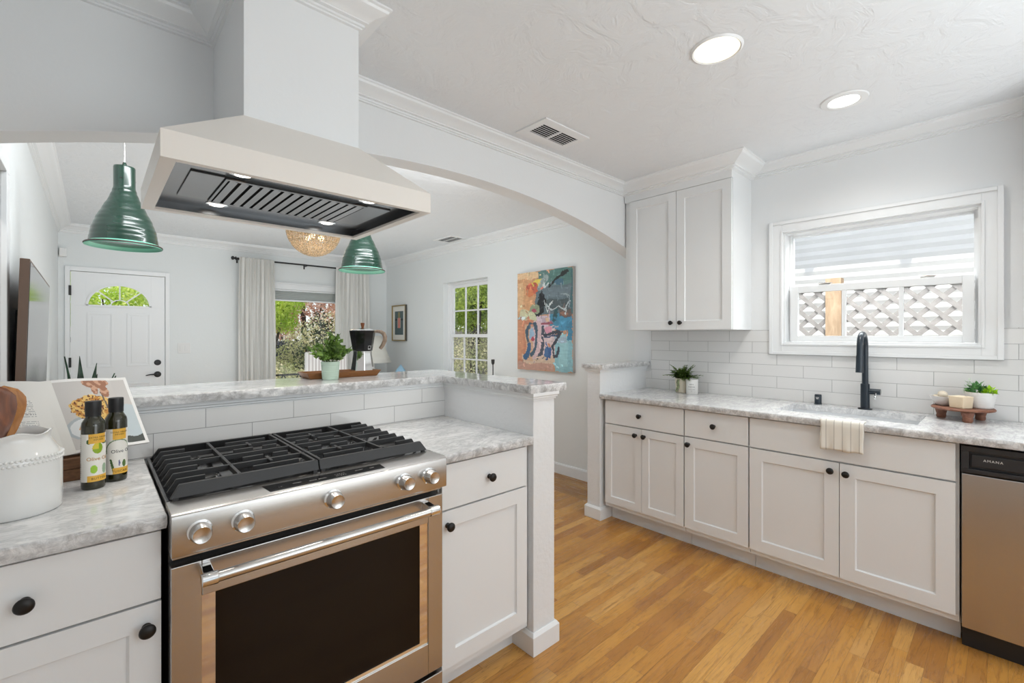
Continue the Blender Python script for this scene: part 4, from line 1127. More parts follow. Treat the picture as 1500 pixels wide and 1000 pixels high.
# painting
def stroke(pts, r):
    def f(u, v):
        best = 9
        for (a, b), (c, d) in zip(pts, pts[1:]):
            dx, dy = c-a, d-b; L = dx*dx+dy*dy; tt = max(0, min(1, ((u-a)*dx+(v-b)*dy)/L)) if L else 0
            best = min(best, math.hypot((u-a-dx*tt), (v-b-dy*tt)*1.33))
        return best < r
    return f
def R4(a, b, c, d): return lambda u, v: a <= u <= b and c <= v <= d
def EL(cx, cy, rx, ry): return lambda u, v: ((u-cx)/rx)**2 + ((v-cy)/ry)**2 < 1
def painting_fn():
    L = [(R4(0, 1, 0, 1), 'c98f62'), (R4(0, .45, .93, 1), 'e8c08c'), (R4(0, .3, .52, .93), 'd59a63'), (R4(0, .12, .60, .9), 'e0b078'), (R4(.40, 1, .78, 1), '5b8480'), (R4(.35, 1, .56, .84), '60747c'),
         (R4(.60, 1, .88, .99), '4f7f78'), (EL(.42, .885, .11, .035), 'e6cc2e'), (EL(.30, .83, .12, .055), 'cf5a34'), (EL(.24, .79, .07, .04), 'd9783c'), (stroke([(.55, .93), (.42, .82)], .035), '8fa0a0'),
         (stroke([(.92, .965), (.78, .93), (.62, .84)], .022), '2c3130'), (EL(.78, .87, .08, .03), '3f6f86'), (stroke([(.52, .90), (.50, .80), (.58, .86)], .012), 'cfd8d6'),
         (R4(.46, .99, .72, .82), '6a7d86'), (R4(.4, .95, .60, .70), '4c5a5e'), (EL(.47, .66, .08, .085), '1e2226'), (stroke([(.46, .74), (.45, .60), (.33, .565)], .045), '20242a'), (EL(.34, .62, .10, .05), '8f9a78'), (EL(.33, .60, .05, .02), 'b2405a'),
         (EL(.16, .56, .12, .06), 'c9c398'), (R4(0, .22, .515, .545), '9cc6cf'), (EL(.14, .53, .07, .025), 'd8e6e2'), (EL(.26, .53, .1, .07), 'c4c79c'), (R4(0, .30, .0, .51), 'c97d55'), (R4(0, .12, .1, .5), 'd08a5e'),
         (R4(.62, 1, .40, .53), '2f8fb6'), (R4(.90, 1, .24, .50), '2a84a8'), (R4(.60, .78, .44, .56), '2d86a6'), (stroke([(.72, .60), (.70, .50)], .03), '2a5a60'), (R4(.78, .98, .53, .60), '6c5c58'), (EL(.85, .56, .06, .02), '9a6c58'),
         (R4(.36, .58, .35, .55), 'cdb6c4'), (R4(.48, .62, .47, .53), 'b8a0ae'), (R4(.38, .68, .462, .485), 'a04a5c'), (R4(.54, .60, .49, .525), 'dcb48c'), (R4(.45, .70, .12, .44), 'd6bcbc'), (EL(.58, .41, .06, .035), 'd88aa0'),
         (R4(.70, 1, .0, .30), '7fb9c4'), (R4(.78, .92, .06, .36), '8fc6cc'), (R4(.70, .90, .28, .34), '9cb4c4'), (R4(.10, .70, .06, .16), 'd2b496'), (R4(0, .68, 0, .075), 'c0907c'), (R4(.16, .30, .1, .46), 'cfa27c'), (R4(.30, .46, .12, .5), 'd0aeb0'),
         (stroke([(.20, .14), (.22, .28), (.19, .40), (.24, .46), (.34, .47), (.38, .40), (.36, .28), (.32, .18), (.27, .16)], .024), '3f5a6c'), (stroke([(.22, .26), (.20, .16), (.16, .13)], .038), '2b5f8c'), (EL(.28, .37, .045, .06), '8db0cc'),
         (EL(.30, .31, .03, .025), 'b83a4e'), (stroke([(.50, .44), (.48, .30), (.46, .18), (.40, .13)], .022), '4a5060'), (stroke([(.50, .355), (.62, .37), (.78, .385), (.74, .30), (.66, .24), (.68, .15), (.74, .16), (.76, .22)], .020), '3c4250'),
         (stroke([(.52, .33), (.66, .345), (.74, .35)], .010), '2f4a70'), (EL(.56, .19, .06, .05), '3a6ca0'), (stroke([(.54, .27), (.60, .14), (.62, .24), (.56, .12)], .014), '2a5a96'), (EL(.60, .26, .03, .02), 'd88a5a'),
         (stroke([(.55, .66), (.64, .60), (.76, .64), (.86, .60), (.96, .68)], .008), 'b8c4c6'), (stroke([(.50, .70), (.58, .58), (.66, .68)], .008), 'c8d2d0'), (stroke([(.98, .97), (.98, .56)], .012), '3f6f74'), (stroke([(.80, .76), (.96, .72), (.94, .62)], .007), '93a4aa')]
    cols = [(f, tuple(.80*a + .20*sum(hx(c))/3 for a in hx(c))) for f, c in L]
    rnd = random.Random(5)
    base = list(cols)
    def at(u, v):
        k = base[0][1]
        for f, c in base:
            if f(u, v): k = c
        return k
    for q in range(230):
        u, v = rnd.random(), rnd.random(); su, sv = u+rnd.uniform(-.05, .05), v+rnd.uniform(-.04, .04); k = rnd.uniform(.6, 1.5); c = at(su, sv)
        a = rnd.uniform(0, PI); ll = rnd.uniform(.01, .05)
        cols.insert(rnd.randint(26, len(cols)), (stroke([(u, v), (u+ll*math.cos(a), v+ll*math.sin(a))], rnd.uniform(.004, .013)), tuple(min(.85, x*k + .02) for x in c)))
    def fn(u, v):
        du = .026*noise.noise(Vector((u*9, v*11, 1.3))) + .012*noise.noise(Vector((u*40, v*50, 2)))
        dv = .018*noise.noise(Vector((u*9, v*11, 7.7))) + .006*noise.noise(Vector((u*40, v*50, 5)))
        c = cols[0][1]
        for f, k in cols:
            if f(u+du, v+dv): c = k
        br = 1 + .16*noise.noise(Vector((u*14, v*60, 3))) + .10*noise.noise(Vector((u*60, v*14, 9)))
        return tuple(max(0, min(1, x*br)) for x in c)
    return fn
def canvas(name, label, cat, y0, y1, z0, z1, dep):
    return T(name, label, cat, (XR-dep/2, (y0+y1)/2, z0))
t = canvas('painting', 'unframed abstract painting in orange, teal and blue on the right living room wall', 'painting', 2.748, 3.501, .985, 1.985, .04)
O('stretcher', B((XR-.038, XR-.002, 2.748, 3.501, .985, 1.985)), M['canvas_edge'], t, smooth=0)
bm = bmesh.new(); pgrid(bm, lambda u, v: (XR-.0385, 3.501-.753*u, .985+1.0*v), 110, 146, painting_fn()); O('canvas', bm, M['oilpaint'], t, smooth=0, keep=True)
# small framed print
t = canvas('framed_print', 'small framed print with a red figure beside the far corner', 'picture', 5.86, 6.27, 1.26, 1.785, .03)
bm = bmesh.new(); y0, y1, z0, z1 = 5.865, 6.27, 1.258, 1.785; fw = .016; xa, xb = XR-.034, XR-.002
for (a, b, c, d) in ((y0, y0+fw, z0, z1), (y1-fw, y1, z0, z1), (y0+fw, y1-fw, z0, z0+fw), (y0+fw, y1-fw, z1-fw, z1)):
    box(bm, xa, xb, a, b, c, d, 0)
bm.faces.ensure_lookup_table()
for f in bm.faces:
    if f.calc_center_median().y < y0+.0005: f.material_index = 1
O('frame', bm, [M['gold'], M['frame_dark']], t, smooth=0)
def pr_fn(u, v):
    if not (.18 < u < .82 and .14 < v < .86): return hx('e6e4dc')
    if abs(u-.5) < .13 and .36 < v < .66: return hx('cf7f72') if abs(u-.5) < .13*(.6+1.2*abs(v-.52)) else hx('b9b6aa')
    if abs(u-.5) < .09 and .66 <= v < .82: return hx('8e8660')
    if .585 < v < .625: return hx('2c3638')
    return hx('566a6c') if (int(u*24)+int(v*40)) % 3 else hx('4a5658')
bm = bmesh.new(); pgrid(bm, lambda u, v: (XR-.022, y1-fw-(y1-y0-2*fw)*u, z0+fw+(z1-z0-2*fw)*v), 24, 40, pr_fn); O('print', bm, M['painted'], t, smooth=0, keep=True)

# armchair with striped high back
t = T('armchair', 'high-backed armchair with grey and white stripes behind the bar plant', 'armchair', (1.97, 5.25, 0))
O('backrest', B((1.72, 2.17, 5.20, 5.30, .42, 1.155)), M['stripes'], t, bev=.02, smooth=40)
O('seat', B((1.72, 2.17, 5.30, 5.80, .30, .46)), M['stripes'], t, bev=.03, smooth=40)
for x in (1.66, 2.17): O('armrest', B((x, x+.06, 5.24, 5.78, .30, .64)), M['stripes'], t, bev=.015, smooth=40)
for x in (1.70, 2.19):
    for y in (5.26, 5.76):
        bm = bmesh.new(); cyl(bm, (x, y, 0), (x, y, .31), .014, .022, 12); O('leg', bm, M['wood_dark'], t)
# lamp on side table
t = T('side_table', 'small round wooden side table in the far right corner', 'table', (2.86, 5.95, 0))
O('table_top', LT([(0, .56), (.22, .56), (.225, .575), (.22, .59), (0, .59)], (2.86, 5.95, 0)), M['wood_tray'], t)
for a in (0, 2.09, 4.19):
    bm = bmesh.new(); cyl(bm, (2.86+.16*math.cos(a), 5.95+.16*math.sin(a), 0), (2.86+.09*math.cos(a), 5.95+.09*math.sin(a), .56), .012, .014, 10); O('leg', bm, M['wood_tray'], t)
t = T('table_lamp', 'table lamp with a flared white shade behind the coffee maker', 'lamp', (2.86, 5.95, .59))
bm = bmesh.new(); lathe(bm, [(.235, .965), (.19, 1.07), (.14, 1.20), (.10, 1.33)], Matrix.Translation((2.86, 5.95, 0)), 40, 0, False); O('lamp_shade', bm, M['shade'], t, solid=.003, smooth=60)
O('base', LT([(0, .59), (.08, .59), (.09, .62), (.10, .70), (.07, .80), (.02, .86), (.012, .90), (.012, 1.22), (0, 1.22)], (2.86, 5.95, 0)), M['ceramic'], t)
# sofa and blue pillow
t = T('sofa', 'pale linen sofa along the right living room wall', 'sofa', (2.86, 5.0, 0))
O('seat', B((2.56, 3.18, 4.72, 5.56, .12, .44)), M['sofa'], t, bev=.03, smooth=40)
O('backrest', B((3.08, 3.26, 4.72, 5.56, .44, .80)), M['sofa'], t, bev=.04, smooth=40)
for y in (4.60, 5.56): O('armrest', B((2.56, 3.24, y, y+.12, .12, .62)), M['sofa'], t, bev=.03, smooth=40)
for x in (2.60, 3.18):
    for y in (4.65, 5.62):
        bm = bmesh.new(); cyl(bm, (x, y, 0), (x, y, .13), .018, .024, 10); O('leg', bm, M['wood_dark'], t)
bm = bmesh.new(); n = 16; c0 = Vector((2.84, 5.18, .715))
def pil(u, v, s_):
    a, b = 2*u-1, 2*v-1; e = (1-a**4)*(1-b**4); r = .185*(1-.10*(1-abs(a))*abs(b)-.0)
    y, z = a*r, b*r
    q = math.radians(38); y, z = y*math.cos(q)-z*math.sin(q), y*math.sin(q)+z*math.cos(q)
    return c0 + Vector((s_*.07*max(0, e)**.5 + .10*z, y, z))
g = {}
for s_ in (1, -1):
    for j in range(n+1):
        for i in range(n+1):
            edge = i in (0, n) or j in (0, n)
            k = (i, j, 0 if edge else s_)
            if k not in g: g[k] = bm.verts.new(pil(i/n, j/n, s_))
    for j in range(n):
        for i in range(n):
            ks = [(i, j), (i+1, j), (i+1, j+1), (i, j+1)]
            vs = [g[(p, q, 0 if (p in (0, n) or q in (0, n)) else s_)] for p, q in ks]
            try: bm.faces.new(vs)
            except ValueError: pass
tag(O('throw_pillow', bm, M['blue'], smooth=80), 'light blue throw pillow with its corner above the bar top', 'pillow')
# slim black stand
t = T('candle_stand', 'slim black metal stand with a cup top near the side window', 'candle stand', (3.12, 3.70, 0))
O('base', LT([(0, 0), (.09, 0), (.09, .01), (.01, .02), (0, .02)], (3.12, 3.70, 0)), M['black'], t)
bm = bmesh.new(); cyl(bm, (3.12, 3.70, .015), (3.12, 3.70, 1.04), .0055, seg=10); O('pole', bm, M['black'], t)
O('cup', LT([(0, 1.025), (.010, 1.03), (.017, 1.045), (.019, 1.08), (.014, 1.083), (0, 1.07)], (3.12, 3.70, 0), 16), M['black'], t)

# ------------------------------------------------------------------ bar top things
ZB = 1.128
def bushy(bm, c, R, H, n, L, Wd, upb=.5):
    for k in range(n):
        d = rv(-.15, 1); d.z = abs(d.z)*1.1 + .05; r = random.random()**.45
        p = Vector(c) + Vector((d.x*R*r, d.y*R*r, d.z*H*r))
        dd = (d + Vector((0, 0, upb)) + rv()*.45)
        leaf(bm, p, dd, rv(), L*random.uniform(.7, 1.2), Wd*random.uniform(.7, 1.2))
def plantpot(name, label, x, y, z, r0, r1, h, pm, leafm, build, group=None, sub='pot', ribs=0, cat='potted plant'):
    t = T(name, label, cat, (x, y, z), group)
    prof = [(0, z), (r0*.92, z), (r0, z+.004)]
    for i in range(1, 25):
        f = i/25; rr = r0 + (r1-r0)*f; prof.append((rr + (.0009*math.sin(f*ribs*2*PI) if ribs else 0), z+h*f))
    prof += [(r1, z+h), (r1-.004, z+h), (r1-.006, z+h*.85), (0, z+h*.85)]
    O(sub, LT(prof, (x, y, 0), 36), pm, t, smooth=50)
    O('soil', LT([(0, z+h*.85), (r1-.007, z+h*.85), (r1-.009, z+h*.88), (0, z+h*.9)], (x, y, 0), 24), M['soil'], t)
    bm = bmesh.new(); build(bm); O('foliage', bm, leafm, t, smooth=60)
    return t
def bp(bm):
    c = (.822, 2.165, ZB+.075)
    for k in range(26):
        a = random.uniform(0, 2*PI); sp = random.uniform(.1, 1); h = random.uniform(.06, .125)
        tip = Vector((c[0]+sp*.085*math.cos(a), c[1]+sp*.085*math.sin(a), c[2]+h*(1.25-.55*sp)))
        tube(bm, [(c[0]+.01*math.cos(a), c[1]+.01*math.sin(a), c[2]-.005), tip], .0012, 4)
        for q in range(13):
            f = .25+.75*q/12; p = Vector(c).lerp(tip, f); d = (tip-Vector(c)).normalized() + rv()*.75
            leaf(bm, p, d, rv(), random.uniform(.024, .036), random.uniform(.017, .024))
plantpot('potted_plant', 'bushy green plant in a pale sage green pot on the bar top', .822, 2.165, ZB, .036, .042, .085, M['sage'], M['leaf_pot'], bp, ribs=11)
# tray
t = T('serving_tray', 'long low wooden tray on the bar top behind the plant pot', 'tray', (.92, 2.29, ZB))
bm = bmesh.new(); x0, x1, y0, y1 = .752, 1.085, 2.225, 2.345
def ringr(dx, z): return [bm.verts.new(p) for p in ((x0-dx, y0-dx*.6, z), (x1+dx, y0-dx*.6, z), (x1+dx, y1+dx*.6, z), (x0-dx, y1+dx*.6, z))]
a = ringr(0, ZB); b = ringr(.020, ZB+.030); c = ringr(.013, ZB+.030); d = ringr(-.003, ZB+.006)
bm.faces.new(a[::-1])
for p, q in ((a, b), (b, c), (c, d)):
    for i in range(4): bm.faces.new((p[i], p[(i+1) % 4], q[(i+1) % 4], q[i]))
bm.faces.new(d); O('tray_body', bm, M['wood_tray'], t, bev=.0015, smooth=0)
# moka pot
mx, my, mz = 1.035, 2.285, ZB+.006
t = T('coffee_maker', 'stovetop coffee maker, black top and chrome base, on the wooden tray', 'coffee maker', (mx, my, mz))
def oct_(prof, m, name, par, seg=8, sm=20):
    bm = bmesh.new(); lathe(bm, prof, Matrix.Translation((mx, my, mz)) @ Matrix.Rotation(math.radians(22.5+8), 4, 'Z'), seg); return O(name, bm, m, par, smooth=sm, bev=.0012)
oct_([(0, 0), (.062, 0), (.062, .004), (.047, .105), (.047, .122), (0, .122)], M['chrome'], 'boiler', t, 8)
up = oct_([(0, .122), (.050, .122), (.0665, .226), (.0655, .228), (0, .228)], M['blackgloss'], 'pot_body', t, 8)
oct_([(0, .228), (.066, .228), (.050, .236), (.012, .243), (0, .243)], M['chrome'], 'lid', t, 8)
O('lid_knob', LT([(0, .243), (.006, .243), (.0075, .250), (.010, .262), (.0095, .268), (0, .268)], (mx, my, mz), 16), M['wood_dark'], t)
hdv = Vector((.86, -.5, 0)).normalized()
pts = [Vector((mx, my, mz)) + hdv*r + Vector((0, 0, z)) for r, z in ((.060, .222), (.072, .224), (.092, .222), (.106, .212), (.113, .195), (.112, .175), (.104, .155), (.094, .140), (.088, .132))]
bm = bmesh.new(); tube(bm, pts, [.006, .008, .0095, .0105, .011, .011, .0105, .0095, .008], 12); O('handle', bm, M['wood_handle'], t)
fm = Matrix.Translation((mx, my, mz)); 
bm = bmesh.new(); cdir = Vector((-.18+.42, -.90, 0)).normalized(); sd = Vector((-cdir.y, cdir.x, 0)); cc = Vector((mx, my, mz+.139)) + cdir*.0508; upv = (Vector((0, 0, .104)) + cdir*.0155).normalized(); oo = cdir*.0022
def LB(a0, a1, b0, b1):
    vs = [bm.verts.new(cc + oo + sd*a + upv*b) for a, b in ((a0, b0), (a1, b0), (a1, b1), (a0, b1))]; bm.faces.new(vs)
for q in ((-.0085, -.0070, -.006, .010), (.0070, .0085, -.006, .010), (-.007, .007, .0085, .010), (-.007, .007, -.006, -.0045), (-.0085, .0085, -.010, -.0085)): LB(*q)
O('emblem', bm, M['plug'], t, smooth=0, label='small white square emblem')

# ------------------------------------------------------------------ left counter things
ZC = .914
jx, jy = -.142, 1.605
t = T('crock', 'white ceramic crock with a beaded band holding wooden spoons', 'crock', (jx, jy, ZC))
seg = 72; prof = [(0, 0), (.080, 0), (.084, .004), (.0845, .05), (.0845, .120), (.084, .132), (.080, .142), (.072, .157), (.065, .169), (.0625, .176), (.0635, .184), (.0665, .190), (.064, .191), (.060, .183), (.058, .172), (.062, .160), (.072, .142), (.078, .12), (.079, .02), (0, .012)]
bm = bmesh.new(); lathe(bm, prof, Matrix.Translation((jx, jy, ZC)), seg)
for v in bm.verts:
    dz = v.co.z - ZC; d = Vector((v.co.x-jx, v.co.y-jy)); 
    if dz > .155 and d.length > .02:
        a = math.atan2(d.y, d.x); k = (dz-.155)/.036; v.co.z += .004*k*math.cos(5*a+.6)
O('vessel', bm, M['ceramic'], t, smooth=60)
bm = bmesh.new()
for zz in (.124, .134):
    for k in range(64):
        a = 2*PI*(k+.5*(zz > .127))/64; bmesh.ops.create_icosphere(bm, subdivisions=1, radius=.0042, matrix=Matrix.Translation((jx+.0835*math.cos(a), jy+.0835*math.sin(a), ZC+zz)))
o = O('beaded_band', bm, M['ceramic'], t, smooth=80)
def spoon(label, base, top, m, wd, hh, tw, nrm):
    base, top = Vector(base), Vector(top); ax_ = (top-base).normalized(); nv = Vector(nrm).normalized(); sd = ax_.cross(nv).normalized(); nv = sd.cross(ax_)
    L = (top-base).length; bm = bmesh.new(); rings = []
    N = 26
    for q in range(N+1):
        f = q/N; s_ = f*L
        hb = (s_-(L-hh))/hh
        if hb < 0: w = .0085 + .003*max(0, hb+.6)*0; th = .005; dish = 0
        else:
            w = .010 + (wd-.010)*min(1, math.sin(min(hb*1.05, 1)*PI*.62)/.93) if hb < .8 else wd*math.sqrt(max(.001, 1-((hb-.62)/.38)**2))
            th = .0035; dish = .010*math.sin(min(1, hb)*PI)
        ring = []
        for k in range(12):
            a = 2*PI*k/12; cx_ = math.cos(a)*w; cy_ = math.sin(a)*th - dish*(1-(math.cos(a))**2)
            ring.append(bm.verts.new(base + ax_*s_ + sd*cx_ + nv*cy_))
        rings.append(ring)
    for a, b in zip(rings, rings[1:]):
        for k in range(12): bm.faces.new((a[k], a[(k+1) % 12], b[(k+1) % 12], b[k]))
    bm.faces.new(rings[0]); bm.faces.new(rings[-1])
    tag(O('wooden_spoon', bm, m, smooth=60), label, 'spoon', 'wooden spoons in the crock')
spoon('dark brown wooden spoon standing in the white crock', (-.150, 1.60, ZC+.016), (-.182, 1.625, ZC+.305), M['wood_dark'], .040, .135, 0, (.3, -.95, .1))
spoon('lighter orange wooden spoon behind the dark one in the crock', (-.135, 1.62, ZC+.016), (-.164, 1.668, ZC+.298), M['wood_light'], .036, .12, 0, (.3, -.95, .1))

# bottles
def bottle(x, y, label, rot, variant):
    t = T('oil_bottle', label, 'bottle', (x, y, ZC), 'olive oil bottles')
    O('glass_body', LT([(0, 0), (.0235, 0), (.0255, .003), (.0258, .01), (.0258, .172), (.0245, .182), (.019, .192), (.0165, .197), (.0155, .206), (0, .206)], (x, y, ZC), 40), M['olive_glass'], t, smooth=50)
    bm = bmesh.new(); pr = [(0, .199), (.0172, .199), (.0172, .214)] + [(.0176, .216), (.0176, .236), (.0165, .240), (0, .240)]
    lathe(bm, pr, Matrix.Translation((x, y, ZC)), 36); O('cap', bm, M['black'], t, smooth=40)
    z0, z1 = (.022, .152); a0 = rot-1.95; a1 = rot+1.95; Rl = .0261
    def fc(u, v):
        W_ = hx('ece8e0')
        du = (u-.5)*2.0
        if variant == 0:
            if u < .30:
                return hx('8a8a88') if (int(v*46) % 2 == 0 and .07 < u < .14 and noise.noise(Vector((u*60, v*46, 1))) > -.2) else W_
            if abs(u-.56) < .20 and v > .80: return hx('e8b448')
            if ((u-.55)/.115)**2 + ((v-.70)/.115)**2 < 1: return hx('d8c43a') if (u-.55) < .02 and v > .68 else hx('8fae2c')
            if ((u-.36)/.05)**2 + ((v-.84)/.05)**2 < 1 or ((u-.74)/.10)**2 + ((v-.80)/.03)**2 < 1: return hx('3e5a2c')
            if v < .13 and u > .33: return hx('e8b448')
            if ((u-.47)/.075)**2 + ((v-.26)/.085)**2 < 1: return hx('9cc83c')
            if ((u-.72)/.07)**2 + ((v-.25)/.11)**2 < 1: return hx('9fb79a')
            return W_
        else:
            if abs(u-.58) < .17 and v > .76: return hx('e8b448')
            if v < .14 and u > .42: return hx('e8b448')
            if abs(math.hypot((u-.55)/.30, (v-.52)/.24)-1) < .05 and v > .45: return hx('7d9470')
            if ((u-.40)/.03 + (v-.2)/.10)**2 + ((u-.42)/.09)**2 < 1 and v < .34: return hx('4a6a38')
            if ((u-.68)/.05)**2 + ((v-.22)/.08)**2 < 1: return hx('5f7a44')
            if ((u-.56)/.02)**2 + ((v-.24)/.07)**2 < 1: return hx('6d6a90')
            return W_
    bm = bmesh.new()
    pgrid(bm, lambda u, v: (x+Rl*math.cos(a0+(a1-a0)*u), y+Rl*math.sin(a0+(a1-a0)*u), ZC+z0+(z1-z0)*v), 70, 110, fc)
    lb = O('label', bm, M['paintgloss'], t, smooth=60, keep=True)
    def wrap(u_c, v_c):
        def f(co):
            a = a0+(a1-a0)*u_c + co.x/Rl; rr = Rl+.0003+co.z
            return Vector((x+rr*math.cos(a), y+rr*math.sin(a), ZC+z0+(z1-z0)*v_c + co.y))
        return f
    ink = mat('label_ink_%d' % variant, hx('c0882c') if variant == 0 else hx('33363a'), .6); ink2 = mat('label_small_ink_%d' % variant, hx('6b4a1c'), .6)
    O('lettering', text_mesh('Olive Oil', .0135, wrap(.56 if variant == 0 else .62, .475 if variant == 0 else .50), .0001), ink, lb, smooth=0)
    bm = text_mesh('EVERYDAY' if False else 'EXTRA VIRGIN', .0062, wrap(.57, .925), .0001); O('small_print', bm, ink2, lb, smooth=0)
    O('small_print', text_mesh('INFUSED', .0056, wrap(.57, .875), .0001), ink2, lb, smooth=0)
    O('flavour_name', text_mesh('BUTTER' if variant == 0 else 'TUSCAN', .0085, wrap(.58, .06), .0001, spacing=1.15), ink2, lb, smooth=0)
    return t
bottle(-.002, 1.715, 'front dark glass olive oil bottle with a lemon on its label', -1.40, 0)
bottle(.047, 1.765, 'rear dark glass olive oil bottle with an herb label', -1.55, 1)

# cookbook on its wooden stand
G0 = Vector((-.060, 1.845, .988)); U = Vector((-.058, .078, .212)); Rr = Vector((.193, .078, -.006)); Lr = Vector((-.205, .03, .0))
t = T('cookbook', 'open cookbook leaning on a wooden stand behind the oil bottles', 'book', tuple(G0))
Nn = Rr.cross(U).normalized()      # points towards the camera side
if Nn.y > 0: Nn = -Nn
def page(side, u, v, lift=0):
    D = Rr if side > 0 else Lr
    k = math.sin(min(u*3.2, 1)*PI/2)
    bul = .012*math.sin(PI*min(1, u*1.25+.02))*(1-.25*v) if u < .8 else .012*math.sin(PI*min(1, u*1.25+.02))
    return G0 + D*u + U*v*(1+.0*u) + Nn*(bul+.004*k+lift)
def photo_fn(u, v):
    if u < .10 and v > -1: return hx('efece6')
    if u > .955 or v < .04 or v > .965: return hx('f3f1ee')
    n1 = noise.noise(Vector((u*16, v*18, 0))); n2 = noise.noise(Vector((u*40, v*40, 4)))
    # hand
    if ((u-.58)/.16)**2 + ((v-.93)/.085)**2 < 1+n1*.4 or ((u-.66)/.055)**2 + ((v-.80)/.085)**2 < 1 or ((u-.54)/.04)**2 + ((v-.83)/.07)**2 < 1: return hx('a8765c') if n1 < .1 else hx('d2a488')
    if abs(u-.60-(.86-v)*.10) < .010 and .52 < v < .80: return hx('6e625a')
    if ((u-.47)/.28)**2 + ((v-.58)/.17)**2 < 1+n1*.3:
        return hx('6d3a22') if n2 > .22 else (hx('e8c070') if n1 > -.05 else hx('c98a3c'))
    if ((u-.30)/.085)**2 + ((v-.30)/.065)**2 < 1 + n1: return hx('d8943c')
    if ((u-.33)/.25)**2 + ((v-.30)/.17)**2 < 1: return hx('e4e6e6') if ((u-.33)/.21)**2 + ((v-.30)/.14)**2 < 1 else hx('b4bcc0')
    if ((u-.86)/.22)**2 + ((v-.36)/.24)**2 < 1: return hx('c4ced2')
    if v < .30 and u > .62-.2*(v): return hx('d4d8da') if int(v*40 + u*6) % 5 == 0 and u < .85 else hx('4e524e')
    return hx('cfcac6')
def text_fn(u, v):
    # u from gutter (0) to outer edge (1)
    if .17 < u < .86 and ((.10 < v < .48) or (.52 < v < .75 and u < .70)):
        if int(v*88) % 2 == 0 and noise.noise(Vector((u*70, int(v*88)*3.1, 0))) > -.12 and (u < .84 - .0): return hx('a8a6a4')
    return hx('eeebe5')
bm = bmesh.new(); pgrid(bm, lambda u, v: page(1, u, v), 96, 110, photo_fn); O('right_page', bm, M['painted'], t, smooth=80, keep=True, label='right page with a food photograph')
bm = bmesh.new(); pgrid(bm, lambda u, v: page(-1, u, v), 90, 132, text_fn); O('left_page', bm, M['painted'], t, smooth=80, keep=True, label='left page of printed text')
bm = bmesh.new()
for sd_ in (1, -1):
    n = 20; fr_ = []
    for vv in (0, 1):
        fr_.append(([bm.verts.new(page(sd_, i/n, vv, -.0005)) for i in range(n+1)], [bm.verts.new(G0 + (Rr if sd_ > 0 else Lr)*(i/n) + U*vv - Nn*.008) for i in range(n+1)]))
    (a, b), (c, d) = fr_
    for i in range(n):
        bm.faces.new((a[i], a[i+1], b[i+1], b[i])); bm.faces.new((c[i], c[i+1], d[i+1], d[i])); bm.faces.new((b[i], b[i+1], d[i+1], d[i]))
    bm.faces.new((a[n], b[n], d[n], c[n]))
O('page_block', bm, M['pages'], t, smooth=0)
t = T('book_stand', 'rustic wooden cookbook stand behind the oil bottles', 'book stand', (-.05, 1.86, ZC))
ang = math.atan2(.05, .40)
Q = Matrix.Translation((-.06, 1.865, ZC)) @ Matrix.Rotation(ang, 4, 'Z')
def qbox(bm, *a):
    n0 = len(bm.verts); box(bm, *a); bm.verts.ensure_lookup_table()
    for v in bm.verts[n0:]: v.co = Q @ v.co
bm = bmesh.new(); qbox(bm, -.13, .13, -.035, .035, 0, .034); O('base', bm, M['wood_stand'], t, bev=.003, smooth=0)
bm = bmesh.new(); qbox(bm, -.13, .13, -.035, .028, .0345, .066); O('ledge', bm, M['wood_stand'], t, bev=.003, smooth=0)
bm = bmesh.new(); qbox(bm, -.10, .10, .083, .091, 0, .15)
for v in bm.verts: v.co += Vector((0, .19*.0, 0))
O('back_board', bm, M['wood_stand'], t, bev=.002, smooth=0)

# ------------------------------------------------------------------ sink counter things
FX, FY = 3.262, .556
t = T('faucet', 'matte black gooseneck faucet behind the sink', 'faucet', (FX, FY, ZC))
O('base_plate', LT([(0, 0), (.034, 0), (.034, .005), (.026, .007), (0, .007)], (FX, FY, ZC), 32), M['navyblack'], t)
O('body', LT([(0, .006), (.0215, .006), (.0215, .143), (.019, .146), (0, .146)], (FX, FY, ZC), 32), M['navyblack'], t)
pts = [(FX, FY, ZC+z) for z in (.145, .20, .26, .31, .345)]
r = .068; zc = ZC+.362
pts += [(FX-r+r*math.cos(a), FY, zc+r*math.sin(a)) for a in [q*PI/14 for q in range(0, 15)]]
pts += [(FX-2*r-.002, FY, zc-.03), (FX-2*r-.004, FY, zc-.055)]
bm = bmesh.new(); tube(bm, pts, .0150, 20); O('spout', bm, M['navyblack'], t, smooth=60)
bm = bmesh.new(); cyl(bm, (FX-2*r-.004, FY, zc-.052), (FX-2*r-.012, FY, zc-.145), .0165, .0175, 24); O('spray_head', bm, M['navyblack'], t)
bm = bmesh.new(); cyl(bm, (FX, FY-.018, ZC+.103), (FX, FY-.070, ZC+.103), .0165, seg=24); hd = O('handle', bm, M['navyblack'], t)
bm = bmesh.new(); tube(bm, [(FX-.004, FY-.052, ZC+.098), (FX-.03, FY-.053, ZC+.088), (FX-.055, FY-.054, ZC+.070)], [.006, .0055, .005], 10); O('lever', bm, M['chrome'], hd)
t = T('air_gap', 'small black air gap cap on the counter left of the faucet', 'air gap', (3.285, .792, ZC))
O('cap', LT([(0, 0), (.021, 0), (.021, .004), (.0185, .006), (.0185, .056), (.016, .060), (0, .060)], (3.285, .792, ZC), 28), M['navyblack'], t)
O('vent_slot', B((3.2658, 3.268, .786, .798, ZC+.033, ZC+.037), (3.2658, 3.268, .784, .800, ZC+.041, ZC+.044)), M['plug'], t, smooth=0)
